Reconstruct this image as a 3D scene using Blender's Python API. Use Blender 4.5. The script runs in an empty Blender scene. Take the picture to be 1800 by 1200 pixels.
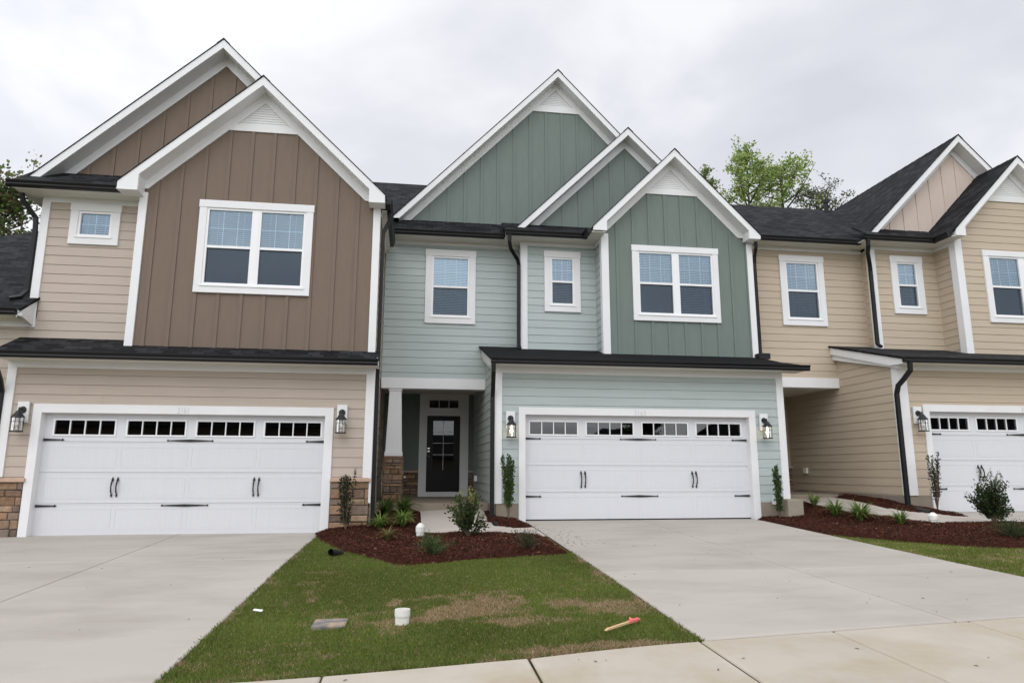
import bpy, math, random
import numpy as np
from mathutils import Vector, Matrix
rnd = random.Random(7)
nr = np.random.default_rng(11)
S = bpy.context.scene
COL = S.collection

# ------------------------------------------------------------------ camera
cam = bpy.data.cameras.new('camera')
cam.lens = 24.10; cam.sensor_width = 36.0; cam.clip_start = .05; cam.clip_end = 6000
camo = bpy.data.objects.new('camera', cam); COL.objects.link(camo)
R_, U_, F_ = (Vector(v) for v in ((0.98945666, -0.14481799, 0.00180558), (-0.02838140, -0.18165820, 0.98295208), (0.14202115, 0.97263973, 0.18385306)))
camo.matrix_world = Matrix(((R_.x, U_.x, -F_.x, 0), (R_.y, U_.y, -F_.y, 0), (R_.z, U_.z, -F_.z, 1.0), (0, 0, 0, 1)))
S.camera = camo

# ------------------------------------------------------------------ sky, sun, exposure
SUN_EL, SUN_AZ = math.radians(40), math.radians(203)      # high behind the camera, veiled by cloud
sdir = Vector((math.sin(SUN_AZ) * math.cos(SUN_EL), math.cos(SUN_AZ) * math.cos(SUN_EL), math.sin(SUN_EL)))
W = bpy.data.worlds.new('World'); S.world = W; W.use_nodes = True
nt = W.node_tree; nt.nodes.clear()
def wn(t, **k):
    n = nt.nodes.new(t)
    for a, b in k.items(): setattr(n, a, b)
    return n
def wl(a, b): nt.links.new(a, b)
out = wn('ShaderNodeOutputWorld'); bg = wn('ShaderNodeBackground'); wl(bg.outputs[0], out.inputs[0])
tc = wn('ShaderNodeTexCoord'); sep = wn('ShaderNodeSeparateXYZ'); wl(tc.outputs['Generated'], sep.inputs[0])
zc = wn('ShaderNodeMath', operation='MAXIMUM'); wl(sep.outputs[2], zc.inputs[0]); zc.inputs[1].default_value = 0.0
za = wn('ShaderNodeMath', operation='ADD'); wl(zc.outputs[0], za.inputs[0]); za.inputs[1].default_value = .22
dv = wn('ShaderNodeVectorMath', operation='DIVIDE'); cmb = wn('ShaderNodeCombineXYZ')
for i in range(3): wl(za.outputs[0], cmb.inputs[i])
wl(tc.outputs['Generated'], dv.inputs[0]); wl(cmb.outputs[0], dv.inputs[1])
n1 = wn('ShaderNodeTexNoise'); n1.inputs['Scale'].default_value = 1.7; n1.inputs['Detail'].default_value = 5; n1.inputs['Roughness'].default_value = .5; n1.inputs['Distortion'].default_value = .35
wl(dv.outputs[0], n1.inputs['Vector'])
ramp = wn('ShaderNodeValToRGB'); wl(n1.outputs[0], ramp.inputs[0])
cr = ramp.color_ramp; cr.elements[0].position = .30; cr.elements[0].color = (.75, .77, .83, 1); cr.elements[1].position = .60; cr.elements[1].color = (1.04, 1.05, 1.09, 1)
e = cr.elements.new(.46); e.color = (.85, .87, .925, 1)
# cloud is brighter towards the veiled sun, overhead and to the left
dt = wn('ShaderNodeVectorMath', operation='DOT_PRODUCT'); wl(tc.outputs['Generated'], dt.inputs[0]); dt.inputs[1].default_value = (-.50, -.78, .38)
mr = wn('ShaderNodeMapRange', interpolation_type='SMOOTHSTEP'); wl(dt.outputs['Value'], mr.inputs[0])
mr.inputs[1].default_value = -.55; mr.inputs[2].default_value = .75; mr.inputs[3].default_value = 1.0; mr.inputs[4].default_value = 1.95
mul = wn('ShaderNodeVectorMath', operation='SCALE'); wl(ramp.outputs[0], mul.inputs[0]); wl(mr.outputs[0], mul.inputs['Scale'])
sky = wn('ShaderNodeTexSky', sky_type='NISHITA'); sky.sun_disc = False; sky.sun_elevation = SUN_EL; sky.sun_rotation = SUN_AZ
sk = wn('ShaderNodeVectorMath', operation='SCALE'); wl(sky.outputs[0], sk.inputs[0]); sk.inputs['Scale'].default_value = .06
mx = wn('ShaderNodeMix', data_type='RGBA'); mx.inputs[0].default_value = .08
wl(mul.outputs[0], mx.inputs[6]); wl(sk.outputs[0], mx.inputs[7]); wl(mx.outputs[2], bg.inputs[0]); bg.inputs[1].default_value = .98
sun = bpy.data.lights.new('sun', 'SUN'); sun.energy = .6; sun.angle = math.radians(40); sun.color = (1, .985, .96)
suno = bpy.data.objects.new('sun', sun); COL.objects.link(suno); suno.rotation_euler = sdir.to_track_quat('Z', 'Y').to_euler()
S.view_settings.view_transform = 'Standard'; S.view_settings.look = 'None'; S.view_settings.exposure = 0.0; S.view_settings.gamma = 1.0
S.cycles.use_adaptive_sampling = False; S.cycles.use_denoising = True; S.cycles.denoising_prefilter = 'ACCURATE'; S.cycles.denoising_input_passes = 'RGB_ALBEDO_NORMAL'

# ------------------------------------------------------------------ materials
def lin(c): return tuple(((x / 255) / 12.92 if x / 255 <= .04045 else ((x / 255 + .055) / 1.055) ** 2.4) for x in c)
def mat(name, base, rough=.6, var=.08, vscale=4.0, bump=0.0, bscale=60, stretch=(1, 1, 1), attr=False, spec=.5, metal=0.0, dirt=None, dscale=.6, damt=.3, detail=4):
    m = bpy.data.materials.new(name); m.use_nodes = True
    t = m.node_tree; N = t.nodes; L = t.links
    b = N['Principled BSDF']; b.inputs['Roughness'].default_value = rough; b.inputs['Metallic'].default_value = metal
    b.inputs['Specular IOR Level'].default_value = spec
    co = N.new('ShaderNodeTexCoord'); mp = N.new('ShaderNodeMapping'); mp.inputs['Scale'].default_value = stretch; L.new(co.outputs['Object'], mp.inputs[0])
    no = N.new('ShaderNodeTexNoise'); no.inputs['Scale'].default_value = vscale; no.inputs['Detail'].default_value = detail; L.new(mp.outputs[0], no.inputs['Vector'])
    r = N.new('ShaderNodeMapRange'); L.new(no.outputs[0], r.inputs[0]); r.inputs[1].default_value = .25; r.inputs[2].default_value = .75; r.inputs[3].default_value = 1 - var; r.inputs[4].default_value = 1 + var
    sc = N.new('ShaderNodeVectorMath'); sc.operation = 'SCALE'; L.new(r.outputs[0], sc.inputs['Scale'])
    if attr:
        a = N.new('ShaderNodeVertexColor'); a.layer_name = 'Col'; L.new(a.outputs[0], sc.inputs[0])
    else: sc.inputs[0].default_value = base[:3]
    last = sc.outputs[0]
    if dirt:
        n2 = N.new('ShaderNodeTexNoise'); n2.inputs['Scale'].default_value = dscale; n2.inputs['Detail'].default_value = 6; n2.inputs['Roughness'].default_value = .62; L.new(mp.outputs[0], n2.inputs['Vector'])
        r2 = N.new('ShaderNodeMapRange'); L.new(n2.outputs[0], r2.inputs[0]); r2.inputs[1].default_value = .45; r2.inputs[2].default_value = .72; r2.inputs[3].default_value = 0; r2.inputs[4].default_value = damt
        mi = N.new('ShaderNodeMix'); mi.data_type = 'RGBA'; L.new(r2.outputs[0], mi.inputs[0]); L.new(last, mi.inputs[6]); mi.inputs[7].default_value = (*dirt, 1); last = mi.outputs[2]
    L.new(last, b.inputs['Base Color'])
    if bump:
        n3 = N.new('ShaderNodeTexNoise'); n3.inputs['Scale'].default_value = bscale; n3.inputs['Detail'].default_value = 4; L.new(mp.outputs[0], n3.inputs['Vector'])
        bu = N.new('ShaderNodeBump'); bu.inputs['Strength'].default_value = bump; bu.inputs['Distance'].default_value = .01; L.new(n3.outputs[0], bu.inputs['Height']); L.new(bu.outputs[0], b.inputs['Normal'])
    return m
SID = dict(rough=.62, var=.05, vscale=3.0, bump=.25, bscale=30, stretch=(.35, .35, 3.2), spec=.3, dirt=None)
M = {}
M['beige'] = mat('beige_siding', lin((183, 170, 157)), **SID)
M['tan'] = mat('tan_siding', lin((188, 173, 152)), **SID)
M['sage'] = mat('sage_siding', lin((175, 185, 182)), **SID)
M['brown'] = mat('brown_panel', lin((119, 104, 91)), rough=.65, var=.05, bump=.2, bscale=45, stretch=(3, 3, .6), spec=.25)
M['green'] = mat('green_panel', lin((113, 124, 118)), rough=.65, var=.05, bump=.2, bscale=45, stretch=(3, 3, .6), spec=.25)
M['cream'] = mat('cream_panel', lin((206, 190, 178)), rough=.65, var=.04, bump=.2, bscale=45, stretch=(3, 3, .6), spec=.25)
M['white'] = mat('white_trim', (.77, .77, .77), rough=.5, var=.03, vscale=2.5, spec=.4, dirt=(.62, .60, .55), dscale=.9, damt=.12)
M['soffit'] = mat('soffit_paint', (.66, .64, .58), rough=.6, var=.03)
M['vinyl'] = mat('white_vinyl', (.82, .82, .82), rough=.35, var=.01)
M['black'] = mat('black_metal', (.008, .008, .009), spec=.3, rough=.45, var=.15, vscale=3)
M['iron'] = mat('black_iron', (.014, .013, .014), rough=.5, var=.2, vscale=20, bump=.2, bscale=90)
M['found'] = mat('parged_foundation', lin((141, 130, 116)), rough=.9, var=.1, vscale=5, bump=.4, bscale=40)
M['pier'] = mat('raw_concrete', lin((152, 143, 127)), rough=.9, var=.1, vscale=6, bump=.4, bscale=50, dirt=(.19, .165, .13), dscale=2.2, damt=.45)
M['concrete'] = mat('driveway_concrete', lin((178, 169, 161)), rough=.85, var=.05, vscale=1.3, bump=.35, bscale=120, stretch=(.55, 1.2, 1), spec=.2, dirt=lin((152, 144, 137)), dscale=1.0, damt=.68, attr=True, detail=8)
M['walk'] = mat('sidewalk_concrete', lin((180, 169, 152)), rough=.85, var=.06, vscale=1.6, bump=.2, bscale=140, spec=.25, dirt=lin((160, 146, 116)), dscale=1.2, damt=.7, attr=True, detail=8)
M['path'] = mat('path_concrete', lin((182, 173, 164)), rough=.85, var=.05, vscale=2.2, bump=.2, bscale=120, spec=.25, dirt=lin((170, 160, 148)), dscale=1.4, damt=.4)
M['porchc'] = mat('porch_concrete_shaded', lin((140, 128, 113)), rough=.85, var=.08, vscale=3, bump=.2, bscale=90)  # base colour darkened to carry the shade on the porch slabs
M['joint'] = mat('joint_dark', (.05, .045, .038), rough=.95, var=.3, vscale=25)
M['asphalt'] = mat('asphalt', (.05, .05, .052), rough=.9, var=.2, vscale=9, bump=.5, bscale=160)
M['soil'] = mat('turf_soil', lin((104, 108, 52)), spec=.1, rough=.95, var=.3, vscale=9, bump=.5, bscale=70, dirt=lin((128, 104, 72)), dscale=1.5, damt=.6)
M['far'] = mat('far_ground', lin((92, 100, 62)), rough=.95, var=.25, vscale=.4)
M['mulchbase'] = mat('mulch_base', (.040, .012, .007), rough=.95, spec=.15, var=.45, vscale=28, bump=1.0, bscale=70)
M['chip'] = mat('mulch_chip', (1, 1, 1), rough=.9, var=.15, vscale=30, attr=True, spec=.2)
M['leaf'] = mat('leaf', (1, 1, 1), rough=.55, var=.12, vscale=6, attr=True, spec=.35)
M['grass'] = mat('grass_blade', (1, 1, 1), rough=.7, var=.08, vscale=5, attr=True, spec=.2)
for k in ('leaf', 'grass'):
    b = M[k].node_tree.nodes['Principled BSDF']; b.inputs['Transmission Weight'].default_value = 0
    t = M[k].node_tree; tr = t.nodes.new('ShaderNodeBsdfTranslucent'); ad = t.nodes.new('ShaderNodeMixShader'); ad.inputs[0].default_value = .5
    src = b.inputs['Base Color'].links[0].from_socket; t.links.new(src, tr.inputs[0]); t.links.new(b.outputs[0], ad.inputs[1]); t.links.new(tr.outputs[0], ad.inputs[2])
    t.links.new(ad.outputs[0], [n for n in t.nodes if n.type == 'OUTPUT_MATERIAL'][0].inputs[0])
M['stone'] = mat('stone_veneer', (1, 1, 1), rough=.88, var=.25, vscale=14, bump=.9, bscale=26, attr=True, spec=.25, detail=8)
M['mortar'] = mat('stone_mortar', (.05, .042, .034), rough=.95, var=.2, vscale=30)
M['cap'] = mat('stone_cap', lin((190, 160, 138)), rough=.85, var=.1, vscale=8, bump=.3, bscale=40)
M['bark'] = mat('bark', (.075, .06, .048), rough=.9, var=.3, vscale=8, bump=.8, bscale=20)
M['twig'] = mat('twig', (.14, .105, .07), rough=.85, var=.2, vscale=20)
M['pvc'] = mat('white_pvc', (.80, .79, .74), rough=.4, var=.04, vscale=12, dirt=(.42, .36, .27), dscale=9, damt=.35)
M['blackpvc'] = mat('black_corrugated', (.012, .012, .012), rough=.5, var=.1)
M['dark'] = mat('dark_room', (.018, .019, .022), rough=.9, var=.1)
M['blind'] = mat('blind', (.78, .83, .86), rough=.6, var=.02)
M['doorblack'] = mat('black_door', (.008, .0085, .0085), spec=.2, rough=.4, var=.1)
M['nickel'] = mat('satin_nickel', (.62, .61, .58), rough=.28, var=.03, metal=1.0)
M['number'] = mat('number_grey', (.46, .46, .46), rough=.5, var=.05)
M['wood'] = mat('stake_wood', lin((205, 172, 128)), rough=.8, var=.12, vscale=10, stretch=(1, 6, 6), bump=.3)
M['pink'] = mat('pink_tape', lin((226, 112, 108)), rough=.5, var=.06)
M['meter'] = mat('meter_lid', (.17, .17, .165), rough=.8, var=.25, vscale=14, bump=.4, bscale=60, dirt=lin((190, 158, 122)), dscale=6, damt=1.0)
M['paper'] = mat('paper', (.78, .78, .76), rough=.7, var=.03)
M['brick'] = mat('far_wall', (.16, .13, .11), rough=.9, var=.12)
# garage door steel: faint embossed wood grain
M['gdoor'] = mat('garage_steel', (.66, .665, .69), rough=.42, var=.018, vscale=7, bump=.12, bscale=55, stretch=(6, 6, .25), spec=.4)
def shingles():
    m = bpy.data.materials.new('roof_shingle'); m.use_nodes = True; t = m.node_tree; N = t.nodes; L = t.links
    b = N['Principled BSDF']; b.inputs['Roughness'].default_value = .88; b.inputs['Specular IOR Level'].default_value = .18
    uv = N.new('ShaderNodeUVMap'); uv.uv_map = 'UVMap'
    br = N.new('ShaderNodeTexBrick'); L.new(uv.outputs[0], br.inputs['Vector']); br.inputs['Scale'].default_value = 1; br.inputs['Brick Width'].default_value = .23; br.inputs['Row Height'].default_value = .14; br.inputs['Mortar Size'].default_value = .011; br.inputs['Mortar Smooth'].default_value = .3
    br.inputs['Color1'].default_value = (.007, .0075, .0085, 1); br.inputs['Color2'].default_value = (.034, .035, .039, 1); br.inputs['Mortar'].default_value = (.003, .003, .0035, 1); br.offset = .37; br.inputs['Bias'].default_value = -.1
    n = N.new('ShaderNodeTexNoise'); n.inputs['Scale'].default_value = 90; L.new(uv.outputs[0], n.inputs['Vector'])
    n2 = N.new('ShaderNodeTexNoise'); n2.inputs['Scale'].default_value = 2.2; n2.inputs['Detail'].default_value = 5; L.new(uv.outputs[0], n2.inputs['Vector'])
    ad = N.new('ShaderNodeMath'); ad.operation = 'ADD'; L.new(n.outputs[0], ad.inputs[0]); L.new(n2.outputs[0], ad.inputs[1])
    r = N.new('ShaderNodeMapRange'); L.new(ad.outputs[0], r.inputs[0]); r.inputs[1].default_value = .6; r.inputs[2].default_value = 1.4; r.inputs[3].default_value = .6; r.inputs[4].default_value = 1.4
    s = N.new('ShaderNodeVectorMath'); s.operation = 'SCALE'; L.new(br.outputs[0], s.inputs[0]); L.new(r.outputs[0], s.inputs['Scale']); L.new(s.outputs[0], b.inputs['Base Color'])
    bu = N.new('ShaderNodeBump'); bu.inputs['Strength'].default_value = .9; bu.inputs['Distance'].default_value = .02; L.new(br.outputs['Color'], bu.inputs['Height']); L.new(bu.outputs[0], b.inputs['Normal'])
    return m
M['shingle'] = shingles()
def glass(name, tint, refl, base=.04):
    m = bpy.data.materials.new(name); m.use_nodes = True; t = m.node_tree; N = t.nodes; L = t.links; N.clear()
    o = N.new('ShaderNodeOutputMaterial'); mi = N.new('ShaderNodeMixShader'); tr = N.new('ShaderNodeBsdfTransparent'); gl = N.new('ShaderNodeBsdfGlossy')
    tr.inputs[0].default_value = (*tint, 1); gl.inputs[0].default_value = (*refl, 1); gl.inputs['Roughness'].default_value = .015
    fr = N.new('ShaderNodeFresnel'); fr.inputs[0].default_value = 1.5; mu = N.new('ShaderNodeMath'); mu.operation = 'MULTIPLY_ADD'; L.new(fr.outputs[0], mu.inputs[0]); mu.inputs[1].default_value = 1.5; mu.inputs[2].default_value = base
    no = N.new('ShaderNodeTexNoise'); no.inputs['Scale'].default_value = 1.3; co = N.new('ShaderNodeTexCoord'); L.new(co.outputs['Object'], no.inputs['Vector'])
    bu = N.new('ShaderNodeBump'); bu.inputs['Strength'].default_value = .06; bu.inputs['Distance'].default_value = .02; L.new(no.outputs[0], bu.inputs['Height']); L.new(bu.outputs[0], gl.inputs['Normal'])
    L.new(mu.outputs[0], mi.inputs[0]); L.new(tr.outputs[0], mi.inputs[1]); L.new(gl.outputs[0], mi.inputs[2]); L.new(mi.outputs[0], o.inputs[0])
    return m
M['glass'] = glass('window_glass', (.68, .82, .89), (.68, .85, .98), .17)
M['gglass'] = glass('garage_glass', (.25, .26, .27), (1, 1, 1), .02)
M['lglass'] = glass('lantern_glass', (.93, .93, .90), (1, 1, 1), .02)
def screenmat():
    m = bpy.data.materials.new('insect_mesh'); m.use_nodes = True; t = m.node_tree; N = t.nodes; L = t.links; N.clear()
    o = N.new('ShaderNodeOutputMaterial'); mi = N.new('ShaderNodeMixShader'); tr = N.new('ShaderNodeBsdfTransparent'); d = N.new('ShaderNodeBsdfDiffuse')
    d.inputs[0].default_value = (.05, .06, .08, 1); mi.inputs[0].default_value = .52; L.new(tr.outputs[0], mi.inputs[1]); L.new(d.outputs[0], mi.inputs[2]); L.new(mi.outputs[0], o.inputs[0]); return m
M['screen'] = screenmat()
def emis(name, col, st):
    m = bpy.data.materials.new(name); m.use_nodes = True; b = m.node_tree.nodes['Principled BSDF']; b.inputs['Base Color'].default_value = (.9, .85, .75, 1); b.inputs['Emission Color'].default_value = (*col, 1); b.inputs['Emission Strength'].default_value = st; return m
M['bulb_on'] = emis('lit_bulb', (1, .78, .48), 9.0)
M['bulb_off'] = mat('unlit_bulb', (.85, .85, .86), rough=.3, var=.01)

# ------------------------------------------------------------------ mesh builder
class MB:
    def __init__(s): s.v = []; s.f = []; s.uv = {}; s.col = {}
    def add(s, vs, fs, col=None, uvs=None):
        o = len(s.v); s.v += [tuple(v) for v in vs]
        for i, f in enumerate(fs):
            if col is not None: s.col[len(s.f)] = col
            if uvs: s.uv[len(s.f)] = uvs[i]
            s.f.append([o + k for k in f])
        return s
    def box(s, x0, x1, y0, y1, z0, z1, col=None):
        return s.add([(x0, y0, z0), (x1, y0, z0), (x1, y1, z0), (x0, y1, z0), (x0, y0, z1), (x1, y0, z1), (x1, y1, z1), (x0, y1, z1)],
                     [(0, 3, 2, 1), (4, 5, 6, 7), (0, 1, 5, 4), (1, 2, 6, 5), (2, 3, 7, 6), (3, 0, 4, 7)], col)
    def ext(s, pts, vec):       # closed prism: polygon swept along vec
        n = len(pts); vec = Vector(vec); a = [Vector(p) for p in pts]
        nm = Vector((0, 0, 0))
        for i in range(n): nm += a[i].cross(a[(i + 1) % n])
        if nm.dot(vec) > 0: a = a[::-1]
        b = [p + vec for p in a]
        return s.add(a + b, [tuple(range(n)), tuple(range(2 * n - 1, n - 1, -1))] + [(i, i + n, (i + 1) % n + n, (i + 1) % n) for i in range(n)])
    def xz(s, poly, y0, y1): return s.ext([(p[0], y0, p[1]) for p in poly], (0, y1 - y0, 0)) if len(poly) > 2 else s
    def yz(s, poly, x0, x1): return s.ext([(x0, p[0], p[1]) for p in poly], (x1 - x0, 0, 0)) if len(poly) > 2 else s
    def tube(s, path, r, n=8, cap=True):
        P = [Vector(p) for p in path]; rr = r if isinstance(r, (list, tuple)) else [r] * len(P); vs = []; up = None
        for i, p in enumerate(P):
            d = (P[min(i + 1, len(P) - 1)] - P[max(i - 1, 0)]).normalized()
            if up is None: up = d.orthogonal().normalized()
            up = (up - d * up.dot(d)).normalized(); w = d.cross(up)
            vs += [p + (up * math.cos(2 * math.pi * k / n) + w * math.sin(2 * math.pi * k / n)) * rr[i] for k in range(n)]
        fs = [(i * n + k, i * n + (k + 1) % n, (i + 1) * n + (k + 1) % n, (i + 1) * n + k) for i in range(len(P) - 1) for k in range(n)]
        if cap: fs += [tuple(range(n - 1, -1, -1)), tuple(range((len(P) - 1) * n, len(P) * n))]
        return s.add(vs, fs)
    def rect_tube(s, path, wx, wy):     # rectangular pipe, section wx across and wy deep, mitred at bends
        P = [Vector(p) for p in path]; vs = []
        for i, p in enumerate(P):
            d = (P[min(i + 1, len(P) - 1)] - P[max(i - 1, 0)]).normalized()
            a = Vector((1, 0, 0)); a = (a - d * a.dot(d)).normalized() if abs(d.x) < .9 else Vector((0, 0, 1)); b = d.cross(a)
            vs += [p + a * sx * wx / 2 + b * sy * wy / 2 for sx, sy in ((-1, -1), (1, -1), (1, 1), (-1, 1))]
        fs = [(i * 4 + k, i * 4 + (k + 1) % 4, i * 4 + 4 + (k + 1) % 4, i * 4 + 4 + k) for i in range(len(P) - 1) for k in range(4)]
        fs += [(3, 2, 1, 0), tuple(range(len(vs) - 4, len(vs)))]
        return s.add(vs, fs)
    def lathe(s, prof, c, n=16):
        vs = [(c[0] + r * math.cos(2 * math.pi * k / n), c[1] + r * math.sin(2 * math.pi * k / n), c[2] + z) for r, z in prof for k in range(n)]
        return s.add(vs, [(i * n + k, i * n + (k + 1) % n, (i + 1) * n + (k + 1) % n, (i + 1) * n + k) for i in range(len(prof) - 1) for k in range(n)])
    def build(s, name, m, parent=None, smooth=False, off=None, bevel=0):
        me = bpy.data.meshes.new(name); me.from_pydata(s.v, [], s.f)
        if s.uv:
            u = me.uv_layers.new(name='UVMap')
            for p in me.polygons:
                q = s.uv.get(p.index)
                if q:
                    for k, li in enumerate(p.loop_indices): u.data[li].uv = q[k]
        if s.col:
            a = me.color_attributes.new('Col', 'FLOAT_COLOR', 'CORNER')
            for p in me.polygons:
                c = s.col.get(p.index, (.5, .5, .5))
                for li in p.loop_indices: a.data[li].color = (*c, 1)
        me.materials.append(m); me.validate()
        if smooth: me.polygons.foreach_set('use_smooth', [True] * len(me.polygons))
        o = bpy.data.objects.new(name, me); COL.objects.link(o)
        if parent: attach(o, parent)
        if bevel:
            bv = o.modifiers.new('bevel', 'BEVEL'); bv.width = bevel; bv.segments = 2; bv.limit_method = 'ANGLE'
        return o
def wloc(o):
    v = Vector(o.location)
    while o.parent: o = o.parent; v += Vector(o.location)
    return v
def attach(o, parent): o.parent = parent; o.location = Vector(o.location) - wloc(parent)
def thing(name, label, cat, loc=(0, 0, 0), group=None):
    o = bpy.data.objects.new(name, None); o.empty_display_size = .2; COL.objects.link(o); o.location = loc
    return tag(o, label, cat, group)
def tag(o, label, cat, group=None):
    o['label'] = label; o['category'] = cat
    if group: o['group'] = group
    return o
def struct(o): o['kind'] = 'structure'; return o
def stuff(o, label=None, cat=None):
    o['kind'] = 'stuff'
    if label: tag(o, label, cat)
    return o
def mesh_np(name, V, Fq, colors, m, parent=None, smooth=False):
    me = bpy.data.meshes.new(name); n = len(Fq); k = Fq.shape[1]
    me.vertices.add(len(V)); me.vertices.foreach_set('co', V.astype(np.float32).ravel())
    me.loops.add(n * k); me.loops.foreach_set('vertex_index', Fq.astype(np.int32).ravel())
    me.polygons.add(n); me.polygons.foreach_set('loop_start', np.arange(0, n * k, k, dtype=np.int32)); me.polygons.foreach_set('loop_total', np.full(n, k, np.int32))
    if colors is not None:
        a = me.color_attributes.new('Col', 'FLOAT_COLOR', 'POINT'); c = np.ones((len(V), 4), np.float32); c[:, :3] = colors; a.data.foreach_set('color', c.ravel())
    me.materials.append(m); me.update(calc_edges=True); me.validate()
    if smooth: me.polygons.foreach_set('use_smooth', np.ones(n, bool))
    o = bpy.data.objects.new(name, me); COL.objects.link(o)
    if parent: attach(o, parent)
    return o

# polygon clipping (convex), half-plane a*x+b*y<=c
def clip(P, a, b, c):
    out = []
    for i in range(len(P)):
        p, q = P[i], P[(i + 1) % len(P)]; dp, dq = a * p[0] + b * p[1] - c, a * q[0] + b * q[1] - c
        if dp <= 0: out.append(p)
        if (dp < 0 < dq) or (dq < 0 < dp):
            t = dp / (dp - dq); out.append((p[0] + (q[0] - p[0]) * t, p[1] + (q[1] - p[1]) * t))
    return out
def area(P): return abs(sum(P[i][0] * P[(i + 1) % len(P)][1] - P[(i + 1) % len(P)][0] * P[i][1] for i in range(len(P)))) / 2 if len(P) > 2 else 0
def minus(Ps, r):
    x0, x1, z0, z1 = r; out = []
    for P in Ps:
        for Q in (clip(P, 1, 0, x0), clip(P, -1, 0, -x1), clip(clip(clip(P, -1, 0, -x0), 1, 0, x1), 0, 1, z0), clip(clip(clip(P, -1, 0, -x0), 1, 0, x1), 0, -1, -z1)):
            if area(Q) > 1e-6: out.append(Q)
    return out
def rect(x0, x1, z0, z1): return [(x0, z0), (x1, z0), (x1, z1), (x0, z1)]
def place(face, pl):
    if face == 'front': return lambda s, z, d: (s, pl - d, z)
    if face == 'left': return lambda s, z, d: (pl - d, s, z)
    return lambda s, z, d: (pl + d, s, z)
def lap(name, poly, pl, m, parent, face='front', z0=0.0, h=.1785, t=.009, holes=(), backing=.06, gr=.006):
    """horizontal lapped boards over a convex polygon: every board leans out at its bottom edge"""
    Ps = [poly]
    for r in holes: Ps = minus(Ps, r)
    f = place(face, pl); mb = MB(); flip = face == 'left'; jr = random.Random(len(name) + int(pl * 10))
    for P in Ps:
        zs = [p[1] for p in P]; k0 = math.floor((min(zs) - z0) / h); k1 = math.ceil((max(zs) - z0) / h)
        for k in range(k0, k1):
            zb, zt = z0 + k * h, z0 + (k + 1) * h
            Qs = [(clip(clip(P, 0, -1, -zb), 0, 1, zt - gr), t), (clip(clip(P, 0, -1, -(zt - gr)), 0, 1, zt), None)]
            xs_ = [p[0] for p in P]
            if max(xs_) - min(xs_) > 1.6 and h > .1:       # staggered butt joints
                bj = min(xs_) + jr.uniform(.2, 1.0) * 1.8; cuts = []
                while bj < max(xs_) - .3: cuts.append(bj); bj += jr.uniform(2.2, 3.66)
                for c_ in cuts: Qs = [(q, tt_) for Q_, tt_ in Qs for q in (clip(Q_, 1, 0, c_ - .0018), clip(Q_, -1, 0, -(c_ + .0018)))]
            for Q, tt in Qs:
                if area(Q) < 1e-6: continue
                if sum(Q[i][0] * Q[(i + 1) % len(Q)][1] - Q[(i + 1) % len(Q)][0] * Q[i][1] for i in range(len(Q))) < 0: Q = Q[::-1]
                if flip: Q = Q[::-1]
                d = [-.012 if tt is None else .002 + tt * (zt - p[1]) / h for p in Q]
                mb.add([f(p[0], p[1], dd) for p, dd in zip(Q, d)], [tuple(range(len(Q)))])
                for i in range(len(Q)):
                    p, q = Q[i], Q[(i + 1) % len(Q)]
                    for ze, dd in (((zb, .002 + t),) if tt is not None else ((zt - gr, .0025),)):
                        if abs(p[1] - ze) < 1e-6 and abs(q[1] - ze) < 1e-6 and abs(p[0] - q[0]) > 1e-4:
                            mb.add([f(p[0], ze, dd), f(p[0], ze, -.012), f(q[0], ze, -.012), f(q[0], ze, dd)], [(0, 1, 2, 3)])
        # wall behind the boards
        a = [f(p[0], p[1], -.014) for p in P]; v = Vector(f(0, 0, -backing)) - Vector(f(0, 0, -.014)); mb.ext(a, v)
    return mb.build(name, m, parent)
def batten(name, poly, pl, m, parent, phase, sp=.406, holes=(), w=.064):
    mb = MB(); Ps = [poly]
    for r in holes: Ps = minus(Ps, r)
    for P in Ps:
        mb.xz(P, pl, pl + .06); xs = [p[0] for p in P]
        for k in range(math.floor((min(xs) - phase) / sp), math.ceil((max(xs) - phase) / sp) + 1):
            x = phase + k * sp; Q = clip(clip(P, -1, 0, -(x - w / 2)), 1, 0, x + w / 2)
            if area(Q) > 1e-4: mb.xz(Q, pl - .019, pl)
    return mb.build(name, m, parent)
def roof_face(mb, pts, eave, th=.04, off=(0, 0)):
    P = [Vector(p) for p in pts]; n = (P[1] - P[0]).cross(P[2] - P[0]).normalized()
    if n.z < 0: P = P[::-1]; n = -n
    e = Vector(eave).normalized(); u = n.cross(e); k = len(P); B = [p - Vector((0, 0, th)) for p in P]
    uv = [(p.dot(e) + off[0], p.dot(u) + off[1]) for p in P]
    mb.add(P + B, [tuple(range(k)), tuple(range(2 * k - 1, k - 1, -1))] + [(i, i + k, (i + 1) % k + k, (i + 1) % k) for i in range(k)],
           uvs=[uv, [(0, 0)] * k] + [[uv[i], uv[i], uv[(i + 1) % k], uv[(i + 1) % k]] for i in range(k)])
GUT = [(0, 0), (-.075, 0), (-.098, .03), (-.088, .055), (-.115, .10), (-.115, .112), (-.106, .112), (-.1, .1), (0, .1)]
def gutter(p0, p1, parent, out_dir, close=True):
    """K-profile gutter along p0-p1; z is its bottom, out_dir points away from the house"""
    mb = MB(); o = Vector(out_dir); a = [Vector(p0) + o * -q[0] + Vector((0, 0, q[1])) for q in GUT]
    mb.ext(a, Vector(p1) - Vector(p0)); return mb.build('gutter', M['black'], parent)
def downspout(path, parent, wx=.078, wy=.06, shoe=None):
    o = MB().rect_tube(path, wx, wy).build('downspout', M['black'], parent, bevel=.008); return o

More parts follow.
